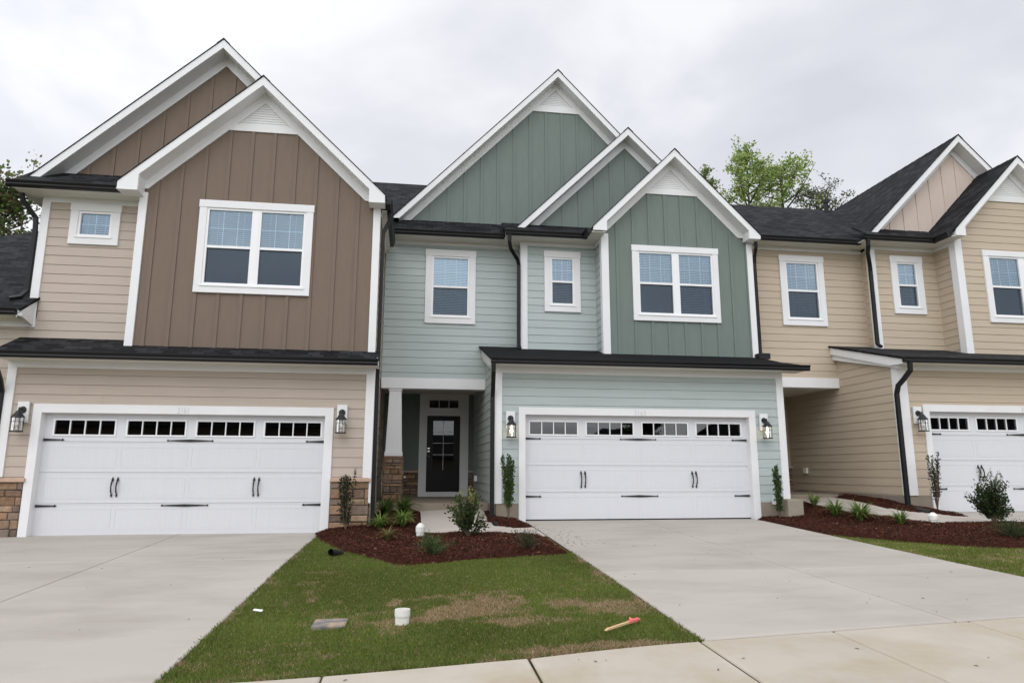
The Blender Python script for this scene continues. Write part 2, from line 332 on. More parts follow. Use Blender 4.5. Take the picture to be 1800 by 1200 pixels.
# ------------------------------------------------------------------ house parts
def window(parent, y, x0, x1, z0, z1, units=1, cols=3, fixed=False, upper=.5, blinds='full', trim=.135, side=.05):
    """picture-frame trim, vinyl sashes, grilles, glass, blinds, insect screen on the lower sash"""
    mb = MB(); t0 = .05
    mb.box(x0 - .012, x1 + .012, y - t0 - .006, y, z1 - trim - .01, z1)
    mb.box(x0, x1, y - t0, y, z0, z0 + trim)
    mb.box(x0, x0 + trim, y - t0 + .002, y, z0 + trim, z1 - trim - .01); mb.box(x1 - trim, x1, y - t0 + .002, y, z0 + trim, z1 - trim - .01)
    w = mb.build('window', M['white'], parent, bevel=.004)
    a0, a1, b0, b1 = x0 + trim, x1 - trim, z0 + trim, z1 - trim - .01
    fr = MB(); gr = MB(); gl = MB(); bl = MB(); sc = MB(); rc = MB()
    yf = y - .03; f = .042
    fr.box(a0 - .025, a1 + .025, y - t0 - .016, y - t0 + .02, b0 - .012, b0 + .018)      # sill nosing
    um = .09; uw = (a1 - a0 - um * (units - 1)) / units
    zm = b0 + (b1 - b0) * upper
    for k in range(units):
        u0 = a0 + k * (uw + um); u1 = u0 + uw
        fr.box(u0, u0 + f, yf, y + .055, b0 + .018, b1); fr.box(u1 - f, u1, yf, y + .06, b0 + .018, b1)
        fr.box(u0 + f, u1 - f, yf, y + .06, b1 - f, b1); fr.box(u0 + f, u1 - f, yf, y + .06, b0 + .018, b0 + f + .018)
        if k < units - 1: fr.box(u1, u1 + um, yf - .004, y + .06, b0 + .018, b1)
        g0, g1 = u0 + f, u1 - f; c0, c1 = b0 + f + .018, b1 - f
        if not fixed:
            fr.box(g0, g1, yf + .008, y + .05, zm - .024, zm + .024)
        lo = c0 if fixed else zm + .024
        for j in range(1, cols): x = g0 + (g1 - g0) * j / cols; gr.box(x - .007, x + .007, y + .012, y + .018, lo, c1)
        zz = (lo + c1) / 2; gr.box(g0, g1, y + .0115, y + .0185, zz - .007, zz + .007)
        gl.add([(g0, y + .008, lo), (g1, y + .008, lo), (g1, y + .008, c1), (g0, y + .008, c1)], [(0, 1, 2, 3)])
        if not fixed:
            gl.add([(g0, y + .03, c0), (g1, y + .03, c0), (g1, y + .03, zm - .024), (g0, y + .03, zm - .024)], [(0, 1, 2, 3)])
            sc.add([(g0, y + .004, c0), (g1, y + .004, c0), (g1, y + .004, zm - .024), (g0, y + .004, zm - .024)], [(0, 1, 2, 3)])
        bz = c0 if blinds in ('full', 'mixed') and not (blinds == 'mixed' and k == 0) else zm - .05
        z = c1 - .02 - rnd.uniform(0, .03); tl = rnd.uniform(.02, .034)
        while z > bz:
            bl.add([(g0 + .005, y + .060, z + .004), (g1 - .005, y + .060, z + .004), (g1 - .005, y + .112 - tl, z + tl), (g0 + .005, y + .112 - tl, z + tl)], [(0, 1, 2, 3)]); z -= .040
        for xx in (g0 + (g1 - g0) * .2, g0 + (g1 - g0) * .8): bl.box(xx - .002, xx + .002, y + .057, y + .059, bz, c1)
        d = .9
        rc.add([(u0, y + .06, b0), (u1, y + .06, b0), (u1, y + .06, b1), (u0, y + .06, b1), (u0, y + d, b0), (u1, y + d, b0), (u1, y + d, b1), (u0, y + d, b1)],
               [(4, 5, 6, 7), (0, 1, 5, 4), (1, 2, 6, 5), (2, 3, 7, 6), (3, 0, 4, 7)])  # near-black box behind the panes, its colour standing in for an unlit room
    fr.build('sash', M['vinyl'], w); gr.build('grille', M['vinyl'], w); gl.build('glass_pane', M['glass'], w); bl.build('blind', M['blind'], w); rc.build('dark_room_box', M['dark'], w)
    if not fixed: sc.build('insect_screen', M['screen'], w)
    return w, (a0 + .004, a1 - .004, b0 + .004, b1 - .004)
def whole(x0, x1, z0, z1, trim=.135): return (x0 + trim - .02, x1 - trim + .02, z0 + trim - .02, z1 - trim + .01)

def gable(parent, cx, za, ml, xl, mr_, xr, yf, yw, yb, zb, lfoot=None, rfoot=None, zbl=None, zbr=None, roof_name='gable_roof'):
    """roof slabs, rake boards, sloped soffit and frieze of one gable. za: top of the shingles at the ridge"""
    T = lambda x: za - (ml * (cx - x) if x < cx else mr_ * (x - cx))
    rf = MB()
    roof_face(rf, [(xl - .02, yf - .016, T(xl - .02)), (cx, yf - .016, za), (cx, yb, za), (xl - .02, yb, T(xl - .02))], (0, 1, 0), .017)
    roof_face(rf, [(cx, yf - .016, za), (xr + .02, yf - .016, T(xr + .02)), (xr + .02, yb, T(xr + .02)), (cx, yb, za)], (0, 1, 0), .017)
    n = int((yb - yf) / .28)
    for i in range(n):      # ridge cap shingles
        y0 = yf - .018 + i * .28
        rf.add([(cx - .13, y0, za - ml * .13 + .012), (cx, y0, za + .012), (cx + .13, y0, za - mr_ * .13 + .012), (cx - .13, y0 + .29, za - ml * .13 + .004), (cx, y0 + .29, za + .004), (cx + .13, y0 + .29, za - mr_ * .13 + .004)],
               [(0, 1, 4, 3), (1, 2, 5, 4)], uvs=[[(i * .37, 0), (i * .37 + .13, 0), (i * .37 + .13, .13), (i * .37, .13)]] * 2)
    rf.build(roof_name, M['shingle'], parent)
    zbl = zb if zbl is None else zbl; zbr = zb if zbr is None else zbr
    fa = MB(); o, d = .018, .185
    for side, xe, m, foot, zz in ((-1, xl, ml, lfoot, zbl), (1, xr, mr_, rfoot, zbr)):
        if foot:        # rake board running into a boxed eave return
            zf, xi = foot
            fa.xz([(xe, T(xe) - o), (cx, za - o), (cx, za - o - d), (xi, T(xi) - o - d), (xi, zf), (xe, zf)], yf, yf + .022)
            fa.xz([(xe, T(xe) - o - .05), (xe, zf + .003), (xi - side * .003, zf + .003), (xi - side * .003, T(xi) - o - d + .03)], yf + .024, yw - .02)
        else: fa.xz(clip([(xe, T(xe) - o), (cx, za - o), (cx, za - o - d), (xe, T(xe) - o - d)], 0, -1, -zz), yf, yf + .022)
    fa.build('rake_board', M['white'], parent, bevel=.003)
    so = MB(); s0 = o + d - .012
    for side, xe, zz in ((-1, xl, zbl), (1, xr, zbr)):
        P = clip([(xe, T(xe) - s0), (cx, za - s0), (cx, za - s0 - .012), (xe, T(xe) - s0 - .012)], 0, -1, -zz)
        so.xz(P, yf + .022, yw)
    so.build('soffit', M['white'], parent)
    fz = MB(); f0, f1 = o + d - .012, o + d + .20
    for side, xe, zz in ((-1, xl, zbl), (1, xr, zbr)):
        P = clip([(xe, T(xe) - f0), (cx, za - f0), (cx, za - f1), (xe, T(xe) - f1)], 0, -1, -zz)
        fz.xz(P, yw - .032, yw - .001)
    fz.build('frieze_board', M['white'], parent)
    return T
def vent(parent, T, cx, z0, z1, y, off=.38):
    """white louvre in a gable peak above a flat band board"""
    def xat(z, side):
        x = cx
        while T(x) - off > z: x += side * .002
        return x
    b = MB().xz([(xat(z0, -1), z0), (xat(z0, 1), z0), (xat(z1, 1), z1), (xat(z1, -1), z1)], y - .03, y + .0)
    v = b.build('gable_vent', M['white'], parent)
    zt = T(cx) - off + .1; l, r = xat(z1, -1), xat(z1, 1)
    lap('louver', [(l, z1), (r, z1), (cx, zt)], y + .004, M['white'], v, z0=z1, h=.05, t=.010, gr=.002)
    return v
def stones(mb, x0, x1, z0, z1, y, face='front', hmin=.07, hmax=.15, wmin=.14, wmax=.38, seed=1, dark=1.0):
    r = random.Random(seed); f = place(face, y); pal = [(.265, .165, .098), (.30, .192, .118), (.235, .155, .104), (.20, .146, .11), (.33, .225, .148), (.28, .176, .112), (.19, .146, .118)]
    z = z0
    while z < z1 - .02:
        h = min(r.uniform(hmin, hmax), z1 - z)
        if z1 - z - h < .04: h = z1 - z
        x = x0
        while x < x1 - .01:
            w = min(r.uniform(wmin, wmax), x1 - x)
            if x1 - x - w < .06: w = x1 - x
            g = .006; d = r.uniform(.012, .04); i = .014
            c = r.choice(pal); k = r.uniform(.75, 1.2) * dark; c = tuple(q * k for q in c)
            j = lambda: r.uniform(-.008, .008)
            a = [(x + g + j() * .5, z + g + j() * .6), (x + w - g + j() * .5, z + g + j() * .6), (x + w - g + j() * .5, z + h - g + j() * .6), (x + g + j() * .5, z + h - g + j() * .6)]
            b = [(x + g + i + j(), z + g + i + j()), (x + w - g - i + j(), z + g + i + j()), (x + w - g - i + j(), z + h - g - i + j()), (x + g + i + j(), z + h - g - i + j())]
            vs = [f(p[0], p[1], -.02) for p in a] + [f(p[0], p[1], d * .55) for p in a] + [f(p[0], p[1], d + j()) for p in b]
            fs = [(0, 1, 5, 4), (1, 2, 6, 5), (2, 3, 7, 6), (3, 0, 4, 7), (4, 5, 9, 8), (5, 6, 10, 9), (6, 7, 11, 10), (7, 4, 8, 11), (8, 9, 10, 11)]
            if face == 'left': fs = [q[::-1] for q in fs]
            mb.add(vs, fs, col=c); x += w
        z += h
    return mb
def garage(parent, y, x0, x1, z0, z1, wins, glass_mat, hz, hx, handles, num=None, numx=None, wall=.15):
    """sectional door with four glazed lights, strap hinges and pull handles. y = face of the opening's casing plane"""
    yd = y + .13
    mb = MB(); nsec = 4; sh = (z1 - z0) / nsec
    wz0, wz1 = wins[0][2], wins[0][3]
    P = [rect(x0, x1, z0 + k * sh + (.002 if k else 0), z0 + (k + 1) * sh - (.002 if k < 3 else 0)) for k in range(nsec)]
    for w in wins: P = minus(P, w)
    mb.box(x0, x1, yd + .02, yd + .045, z0 + .01, z0 + 3 * sh + .02)
    for Q in P: mb.xz(Q, yd, yd + .05)
    # embossed long panels: raised borders and shallow grooves between sections
    edges = [x0 + .05] + [(wins[i][1] + wins[i + 1][0]) / 2 for i in range(3)] + [x1 - .05]
    for s in range(3):
        a, b = z0 + s * sh, z0 + (s + 1) * sh
        for i in range(4):
            l, r = edges[i] + (.03 if i else .04), edges[i + 1] - (.03 if i < 3 else .04); lo, hi = a + .085, b - .085
            for (p, q, u, v) in ((l, r, hi - .016, hi), (l, r, lo, lo + .016), (l, l + .016, lo + .016, hi - .016), (r - .016, r, lo + .016, hi - .016)): mb.box(p, q, yd - .004, yd, u, v)
            mb.box(l + .04, r - .04, yd - .0016, yd, lo + .04, hi - .04)
            nb = int((r - l - .1) / .075)
            for k in range(1, nb): xx = l + .05 + k * (r - l - .1) / nb; mb.box(xx - .003, xx + .003, yd - .0024, yd - .0016, lo + .045, hi - .045)
        mb.box(x0, x1, yd - .003, yd, b - .022, b - .005)
        mb.box(x0, x1, yd - .0033, yd, b + .008, b + .022)
    d = mb.build('garage_door', M['gdoor'], parent)
    MB().box(x0, x1, yd - .004, yd + .03, z0 - .022, z0 - .001).build('bottom_seal', M['black'], d)
    for w in wins:
        a0, a1, c0, c1 = w; fr = MB(); t = .028
        fr.box(a0 - t, a1 + t, yd - .016, yd + .01, c1, c1 + t); fr.box(a0 - t, a1 + t, yd - .016, yd + .01, c0 - t, c0)
        fr.box(a0 - t, a0, yd - .016, yd + .01, c0, c1); fr.box(a1, a1 + t, yd - .016, yd + .01, c0, c1)
        for k in (1, 2, 3): xx = a0 + (a1 - a0) * k / 4; fr.box(xx - .009, xx + .009, yd - .012, yd + .012, c0, c1)
        wo = fr.build('door_window', M['vinyl'], d)
        MB().add([(a0, yd + .014, c0), (a1, yd + .014, c0), (a1, yd + .014, c1), (a0, yd + .014, c1)], [(0, 1, 2, 3)]).build('door_glass', glass_mat, d)
        MB().add([(a0 - .1, yd + .06, c0 - .1), (a1 + .1, yd + .06, c0 - .1), (a1 + .1, yd + .06, c1 + .1), (a0 - .1, yd + .06, c1 + .1)] + [(a0 - .1, yd + .8, c0 - .1), (a1 + .1, yd + .8, c0 - .1), (a1 + .1, yd + .8, c1 + .1), (a0 - .1, yd + .8, c1 + .1)], [(4, 5, 6, 7), (0, 1, 5, 4), (1, 2, 6, 5), (2, 3, 7, 6), (3, 0, 4, 7)]).build('dark_interior', M['dark'], d)
    def strap(xa, xb, z, both=False):
        s = 1 if xb > xa else -1; L = abs(xb - xa)
        if both:
            pts = [(0, .0), (.02, .02), (.035, .006), (L / 2 - .2, .014), (L / 2, .022), (L / 2 + .2, .014), (L - .035, .006), (L - .02, .02), (L, 0)]
        else: pts = [(0, .022), (L - .045, .009), (L - .03, .022), (L, 0)]
        poly = [(xa + s * p, z + q) for p, q in pts] + [(xa + s * p, z - q) for p, q in pts[::-1]]
        clean = []
        for p in poly:
            if not clean or (abs(p[0] - clean[-1][0]) + abs(p[1] - clean[-1][1])) > 1e-6: clean.append(p)
        if abs(clean[0][0] - clean[-1][0]) + abs(clean[0][1] - clean[-1][1]) < 1e-6: clean.pop()
        MB().xz(clean, yd - .018, yd - .007).build('hinge_strap', M['iron'], d)
    for z in hz:
        strap(x0 + .01, x0 + .35, z); strap(x1 - .01, x1 - .35, z); strap(hx - .40, hx + .40, z, True)
    for hxx, ht in handles:
        for s in (-1, 1):
            x = hxx + s * .042; m_ = MB()
            m_.tube([(x, yd - .008, ht), (x, yd - .05, ht - .04), (x, yd - .07, ht - .12), (x, yd - .05, ht - .20), (x, yd - .008, ht - .25)], [.012, .014, .011, .013, .009], 8)
            for zz, q in ((ht + .012, 1), (ht - .265, -.75)):
                m_.xz([(x - .024 * abs(q), zz - .02 * q), (x + .024 * abs(q), zz - .02 * q), (x + .012, zz + .018 * q), (x, zz + .045 * q), (x - .012, zz + .018 * q)], yd - .02, yd - .0065)
            m_.build('door_handle', M['iron'], d)
    return d
def garage_trim(parent, y, xo0, xi0, xi1, xo1, zi, zo, z0):
    mb = MB(); p = .034
    mb.box(xo0, xi0, y - p, y + .15, z0, zi); mb.box(xi1, xo1, y - p, y + .15, z0, zi); mb.box(xo0, xo1, y - p, y + .15, zi, zo)
    return mb.build('garage_trim', M['white'], parent, bevel=.004)
def text(parent, body, x, y, z, size, sx=1.0):
    cu = bpy.data.curves.new('house_number', 'FONT'); cu.body = body; cu.size = size; cu.extrude = .004; cu.offset = -.004; cu.space_character = 1.0
    t = bpy.data.objects.new('house_number', cu); COL.objects.link(t)
    dg = bpy.context.evaluated_depsgraph_get(); dg.update(); me = bpy.data.meshes.new_from_object(t.evaluated_get(dg)); bpy.data.objects.remove(t)
    me.name = 'house_number'; me.materials.clear(); me.materials.append(M['number'])
    me.transform(Matrix.Translation((x, y, z)) @ Matrix.Rotation(math.pi / 2, 4, 'X') @ Matrix.Diagonal((sx, 1, 1, 1)))
    o = bpy.data.objects.new('house_number', me); COL.objects.link(o); attach(o, parent); return o
def tri(parent, name, m, *boxes, bevel=.003):
    mb = MB()
    for b in boxes: mb.box(*b)
    return mb.build(name, m, parent, bevel=bevel)

# ------------------------------------------------------------------ terrain heights
def sm(t): t = np.clip(t, 0, 1); return t * t * (3 - 2 * t)
def H(x, y):
    x = np.asarray(x, float); y = np.clip(np.asarray(y, float), -2, 16)
    return -.123 + .115 * sm((x + 1.5) / 3.6) + .148 * sm((x - 7.2) / 3.2) - .033 * (13.6 - y)
def ramp_c(x, y): return .15 * sm((y - 12.2) / 2.8) * (1 - sm((np.asarray(x, float) - 1.3) / .8))
def ramp_r(x, y): return .2 * sm((np.asarray(y, float) - 11.4) / 3.4) * sm((np.asarray(x, float) - 7.5) / 1.0) * (1 - .6 * sm((np.asarray(x, float) - 10.2) / .6))
def bed_c(x, y): return H(x, y) + ramp_c(x, y) + .055 + .06 * np.exp(-((np.asarray(x) + .8) ** 2 + (np.asarray(y) - 13.) ** 2) / .5)
def bed_r(x, y): return H(x, y) + ramp_r(x, y) + .055

# ================================================================== LEFT HOUSE (brown and beige)
Lg, Lo, Ls = 13.10, 13.08, 13.41
A = thing('townhouse', 'brown and beige townhouse numbered 3161 with a stone base beside its garage door', 'house', (-3.9, 13.1, -.15), 'attached townhouses in the row')
gx0, gx1, gz0, gz1 = -6.395, -1.577, -.125, 1.97
T = (-6.54, -1.425)
lap('garage_wall', rect(-7.02, -.72, .80, 2.90), Lg, M['beige'], A, z0=.864, holes=[(T[0] + .03, T[1] - .03, -.2, 2.10)])
lap('side_wall', rect(Lg + .02, 18.75, -.1, 6.05), -.735, M['beige'], A, 'right', z0=.864)
lap('upper_wall', rect(-6.98, -5.15, 3.15, 6.10), Ls, M['beige'], A, z0=.82, holes=[whole(-6.477, -5.60, 5.151, 5.957)])
lap('upper_wall', rect(-13.5, -6.97, 2.2, 3.66), Ls, M['beige'], A, z0=.82)
Tf = lambda x: 8.497 - (.953 * (-3.03 - x) if x < -3.03 else .953 * (x + 3.03))
Pf = clip([(-5.16, 3.05), (-.72, 3.05), (-.72, Tf(-.72) - .3), (-3.03, Tf(-3.03) - .3), (-5.16, Tf(-5.16) - .3)], 0, 1, 7.55)
batten('gable_wall', Pf, Lo, M['brown'], A, -4.045, .413, holes=[whole(-4.081, -1.989, 4.226, 6.035)])
Tb = lambda x: 9.577 - .976 * abs(x + 3.99)
Pb = clip([(-7.2, 6.5), (-.9, 6.5), (-.9, Tb(-.9) - .3), (-3.99, Tb(-3.99) - .3), (-7.2, Tb(-7.2) - .3)], 0, -1, -6.5)
batten('gable_wall', Pb, 13.66, M['brown'], A, -5.963, .43)
gable(A, -3.99, 9.60, .976, -7.33, .976, -.65, 13.29, 13.66, 23.5, 6.31, zbl=6.30, zbr=6.3)
T2 = gable(A, -3.03, 8.52, .953, -5.455, .953, -.625, 12.73, Lo, 17.5, 6.2, lfoot=(6.035, -5.10), rfoot=(6.05, -.93), zbl=6.2, zbr=6.2)
vent(A, T2, -3.03, 7.50, 7.645, Lo)
window(A, Lo, -4.081, -1.989, 4.226, 6.035, units=2, cols=3, blinds='upper')
window(A, Ls, -6.477, -5.60, 5.151, 5.957, units=1, cols=2, fixed=True, trim=.14)
cb = [(-7.031, -6.886, Lg - .036, Lg + .1, .862, 2.76), (-.859, -.713, Lg - .036, Lg + .02, .85, 2.76), (-.74, -.70, Lg - .0345, Lg + .10, .40, 2.85),
      (-5.171, -5.03, Lo - .036, Lo + .02, 3.10, Tf(-5.10) - .4), (-5.174, -5.15, Lo - .0345, Ls, 3.10, 6.06), (-.852, -.714, Lo - .036, Lo + .1, 3.10, 6.06),
      (-6.996, -6.852, Ls - .036, Ls + .1, 3.70, 6.0)]
for b_ in cb: tri(A, 'corner_board', M['white'], b_)
# garage eave: frieze, soffit, pent roof, gutter
tri(A, 'frieze_board', M['white'], (-7.03, -.713, Lg - .034, Lg, 2.76, 2.88)); tri(A, 'soffit', M['soffit'], (-7.06, -.63, 12.67, Lg - .002, 2.875, 2.89))
rf = MB(); sl = .47; zr = lambda y: 2.985 + sl * (y - 12.62)
roof_face(rf, [(-7.08, 12.62, zr(12.62)), (-.62, 12.62, zr(12.62)), (-.62, 13.14, zr(13.14)), (-5.1, 13.14, zr(13.14)), (-5.1, 13.45, zr(13.45)), (-7.08, 13.45, zr(13.45))], (1, 0, 0), .04)
rf.build('garage_roof', M['shingle'], A)
tri(A, 'fascia', M['white'], (-7.06, -.64, 12.655, 12.675, 2.87, 2.955)); tri(A, 'fascia', M['white'], (-.66, -.64, 12.675, Lg + .03, 2.87, 3.02))
gutter((-7.06, 12.655, 2.868), (-.635, 12.655, 2.868), A, (0, -1, 0))
# upper eave
tri(A, 'frieze_board', M['white'], (-6.99, -5.15, Ls - .034, Ls, 5.955, 6.06)); tri(A, 'soffit', M['soffit'], (-7.33, -5.12, 12.985, Ls - .002, 6.055, 6.07), (-7.33, -6.99, Ls, 20, 6.055, 6.07), (-5.48, -5.172, 12.76, Ls - .002, 6.052, 6.066))
sk = MB(); roof_face(sk, [(-7.37, 12.935, 6.155), (-5.1, 12.935, 6.155), (-5.1, 13.72, 6.715), (-6.5, 13.72, 6.715), (-7.37, 13.72, 6.715)], (1, 0, 0), .04); sk.build('skirt_roof', M['shingle'], A)
tri(A, 'fascia', M['white'], (-7.33, -5.48, 12.965, 12.985, 6.04, 6.13)); gutter((-7.395, 12.965, 6.05), (-5.47, 12.965, 6.05), A, (0, -1, 0))
# right eave gutter, seen end on, and its downspout
tri(A, 'soffit', M['soffit'], (-.70, -.60, Lo + .03, 15.6, 6.03, 6.045)); tri(A, 'frieze_board', M['soffit'], (-.712, -.69, Lo + .1, 15.55, 5.93, 6.03))
gutter((-.60, 12.80, 6.06), (-.60, 15.44, 6.06), A, (1, 0, 0))
downspout([(-.55, 13.25, 6.05), (-.55, 13.25, 5.86), (-.655, 13.22, 5.62), (-.66, 13.2, 5.4), (-.66, 13.2, .0)], A, .07, .09)
downspout([(-7.30, 13.25, 6.05), (-7.28, 13.28, 5.92), (-7.07, 13.37, 5.62), (-7.06, 13.38, 5.4), (-7.06, 13.38, 4.22), (-7.12, 13.3, 4.08), (-7.24, 13.2, 4.02)], A)
downspout([(-7.0, 12.62, 2.87), (-7.0, 12.63, 2.74), (-7.06, 12.95, 2.5), (-7.07, 13.06, 2.3), (-7.07, 13.06, -.05)], A)
# stone base either side of the garage door, with a cast cap
for x0, x1, sd in ((-7.03, -6.545, 5), (-1.42, -.735, 8)):
    st = stones(MB(), x0, x1, -.16, .775, Lg - .02, seed=sd, hmin=.10, hmax=.19, wmin=.2, wmax=.42).build('stone_base', M['stone'], A)
    MB().box(x0, x1, Lg - .03, Lg + .05, -.2, .775).build('mortar_bed', M['mortar'], st)
    MB().box(x0 - .01, x1 + .03, Lg - .085, Lg + .02, .78, .845).build('stone_cap', M['cap'], st, bevel=.01)
gt = garage_trim(A, Lg, T[0], gx0, gx1, T[1], gz1, 2.124, -.15)
text(gt, '3161', -4.165, Lg - .035, 1.985, .155, .72)
garage(A, Lg, gx0, gx1, gz0, gz1 + .04, [(-6.227, -5.238, 1.603, 1.850), (-5.021, -4.05, 1.603, 1.850), (-3.839, -2.861, 1.603, 1.850), (-2.657, -1.664, 1.603, 1.850)], M['gglass'], (1.507, .371), -3.943, [(-5.137, .81), (-2.746, .81)])
# lower roof on the far left with its boxed eave
lr = MB(); s_ = .667; lz = lambda y: 3.79 + s_ * (y - 12.93)
roof_face(lr, [(-13.2, 12.93, lz(12.93)), (-6.88, 12.93, lz(12.93)), (-6.83, 13.43, lz(13.43)), (-6.99, 13.43, lz(13.43)), (-7.0, 18.9, lz(18.9)), (-7.2, 18.9, lz(18.9))], (1, 0, 0), .045)
lr.build('lower_roof', M['shingle'], A)
tri(A, 'soffit', M['soffit'], (-13, -7.03, 12.985, Ls - .03, 3.655, 3.67)); tri(A, 'frieze_board', M['white'], (-13, -6.855, Ls - .036, Ls, 3.54, 3.66))
MB().xz([(-7.02, 3.54), (-6.852, 3.54), (-6.852, 4.03), (-7.02, 4.03)], Ls - .04, Ls).yz([(12.97, 3.66), (12.97, 3.755), (13.375, 4.03), (13.375, 3.56)], -6.93, -6.875).build('rake_board', M['white'], A)
tri(A, 'fascia', M['white'], (-13, -6.93, 12.965, 12.985, 3.66, 3.74)); gutter((-13, 12.965, 3.67), (-6.95, 12.965, 3.67), A, (0, -1, 0))

# ================================================================== CENTRE HOUSE (sage and dark green)
Cg, Co, Cs, Ce, Cd = 13.83, 14.86, 15.50, 15.90, 18.75
B = thing('townhouse', 'sage and dark green townhouse numbered 3163 with three stepped gables and a porch column', 'house', (4.0, 13.83, 0), 'attached townhouses in the row')
gx0, gx1, gz0, gz1 = 2.295, 7.126, .012, 2.108
T = (2.156, 7.278)
lap('garage_wall', rect(1.68, 7.93, .34, 3.10), Cg, M['sage'], B, z0=.345, holes=[(T[0] + .03, T[1] - .03, -.2, 2.24)])
lap('porch_side_wall', [(Cg + .02, .3), (Cd, .3), (Cd, 3.06), (Ce, 3.06), (Ce, 3.78), (15.5, 3.68), (Cg + .02, 3.22)], 1.69, M['sage'], B, 'left', z0=.345)
lap('upper_wall', rect(-.705, 2.49, 3.077, 6.33), Ce, M['sage'], B, z0=.71, holes=[whole(.237, 1.431, 4.384, 6.187)])
lap('upper_wall', rect(2.49, 4.30, 3.45, 6.30), Cs, M['sage'], B, z0=.71, holes=[whole(3.034, 3.911, 4.668, 6.16)])
lap('upper_side_wall', rect(Co + .02, Cs, 3.4, 6.30), 4.30, M['sage'], B, 'left', z0=.71)
lap('upper_side_wall', rect(Cs + .02, Ce, 3.5, 6.30), 2.50, M['sage'], B, 'left', z0=.71)
Tc = lambda x: 8.521 - 1.0 * abs(x - 6.03)
Pc = clip([(4.30, 3.3), (7.99, 3.3), (7.99, Tc(7.99) - .3), (6.03, Tc(6.03) - .3), (4.30, Tc(4.30) - .3)], 0, 1, 7.56)
batten('gable_wall', Pc, Co, M['green'], B, 5.449, .402, holes=[whole(4.996, 7.117, 4.38, 6.191)])
T3 = lambda x: 11.16 - (1.035 * (3.498 - x) if x < 3.498 else 1.035 * (x - 3.498))
Pg = clip([(-.5, 6.9), (7.3, 6.9), (7.3, T3(7.3) - .3), (3.498, T3(3.498) - .3), (-.5, T3(-.5) - .3)], 0, 1, 10.22)
batten('gable_wall', clip(Pg, 0, -1, -6.9), 16.15, M['green'], B, .344, .413)
T4 = lambda x: 9.465 - .98 * abs(x - 5.193)
batten('gable_wall', clip([(2.5, 6.75), (7.8, 6.75), (7.8, T4(7.8) - .3), (5.193, T4(5.193) - .3), (2.5, T4(2.5) - .3)], 0, -1, -6.75), 15.75, M['green'], B, 3.166, .41)
tA = gable(B, 3.498, 11.17, 1.035, -.57, 1.035, 7.5, 15.80, 16.15, 23.5, 6.91, zbl=6.91, zbr=6.91)
vent(B, tA, 3.498, 10.14, 10.30, 16.15)
gable(B, 5.193, 9.475, .98, 2.285, .98, 8.05, 15.40, 15.75, 21, 6.60, zbl=6.60, zbr=6.6)
tC = gable(B, 6.03, 8.535, 1.0, 3.995, 1.0, 8.075, 14.51, Co, 18.5, 6.5, lfoot=(6.395, 4.32), rfoot=(6.38, 7.79), zbl=6.52, zbr=6.5)
vent(B, tC, 6.03, 7.495, 7.62, Co)
window(B, Co, 4.996, 7.117, 4.38, 6.191, units=2, cols=3, blinds='mixed')
window(B, Cs, 3.034, 3.911, 4.668, 6.16, units=1, cols=2, trim=.15)
window(B, Ce, .237, 1.431, 4.384, 6.187, units=1, cols=3, trim=.15)
for b_ in [(1.673, 1.815, Cg - .036, Cg + .02, .34, 2.95), (1.652, 1.69, Cg - .0345, Cg + .13, .34, 3.1), (7.796, 7.936, Cg - .036, Cg + .02, .30, 2.95), (7.92, 7.955, Cg - .0345, Cg + .12, .30, 3.06),
           (4.286, 4.435, Co - .036, Co + .02, 3.4, 6.44), (4.262, 4.30, Co - .0345, Co + .13, 3.4, 6.37), (7.862, 8.004, Co - .036, Co + .12, 3.4, 6.37), (2.482, 2.627, Cs - .036, Cs + .02, 3.55, 6.35), (2.462, 2.50, Cs - .0345, Cs + .12, 3.6, 6.35)]:
    tri(B, 'corner_board', M['white'], b_)
tri(B, 'frieze_board', M['white'], (1.673, 7.94, Cg - .034, Cg, 2.95, 3.09)); tri(B, 'soffit', M['soffit'], (1.56, 8.3, 13.40, Cg - .002, 3.083, 3.10))
sl = .27; zr = lambda y: 3.19 + sl * (y - 13.37)
rf = MB(); roof_face(rf, [(1.53, 13.36, zr(13.36)), (8.0, 13.36, zr(13.36)), (8.33, 13.36, zr(13.36)), (8.02, 13.9, zr(13.9)), (8.02, 14.93, zr(14.93)), (4.3, 14.93, zr(14.93)), (4.3, 15.56, zr(15.56)), (1.53, 15.56, zr(15.56))], (1, 0, 0), .04)
roof_face(rf, [(1.53, 15.56, zr(15.56)), (2.48, 15.56, zr(15.56)), (2.48, 15.93, zr(15.93)), (1.53, 15.93, zr(15.93))], (1, 0, 0), .04); rf.build('garage_roof', M['shingle'], B)
MB().yz([(13.39, 3.07), (13.39, 3.15), (15.88, 3.80), (15.88, 3.62), (13.83, 3.06)], 1.585, 1.615).yz([(13.83, 3.0), (13.83, 3.13), (15.88, 3.65), (15.88, 3.52)], 1.62, 1.668).build('rake_board', M['white'], B)
tri(B, 'fascia', M['white'], (1.575, 8.28, 13.385, 13.405, 3.075, 3.165)); gutter((1.53, 13.385, 3.075), (8.32, 13.385, 3.075), B, (0, -1, 0))
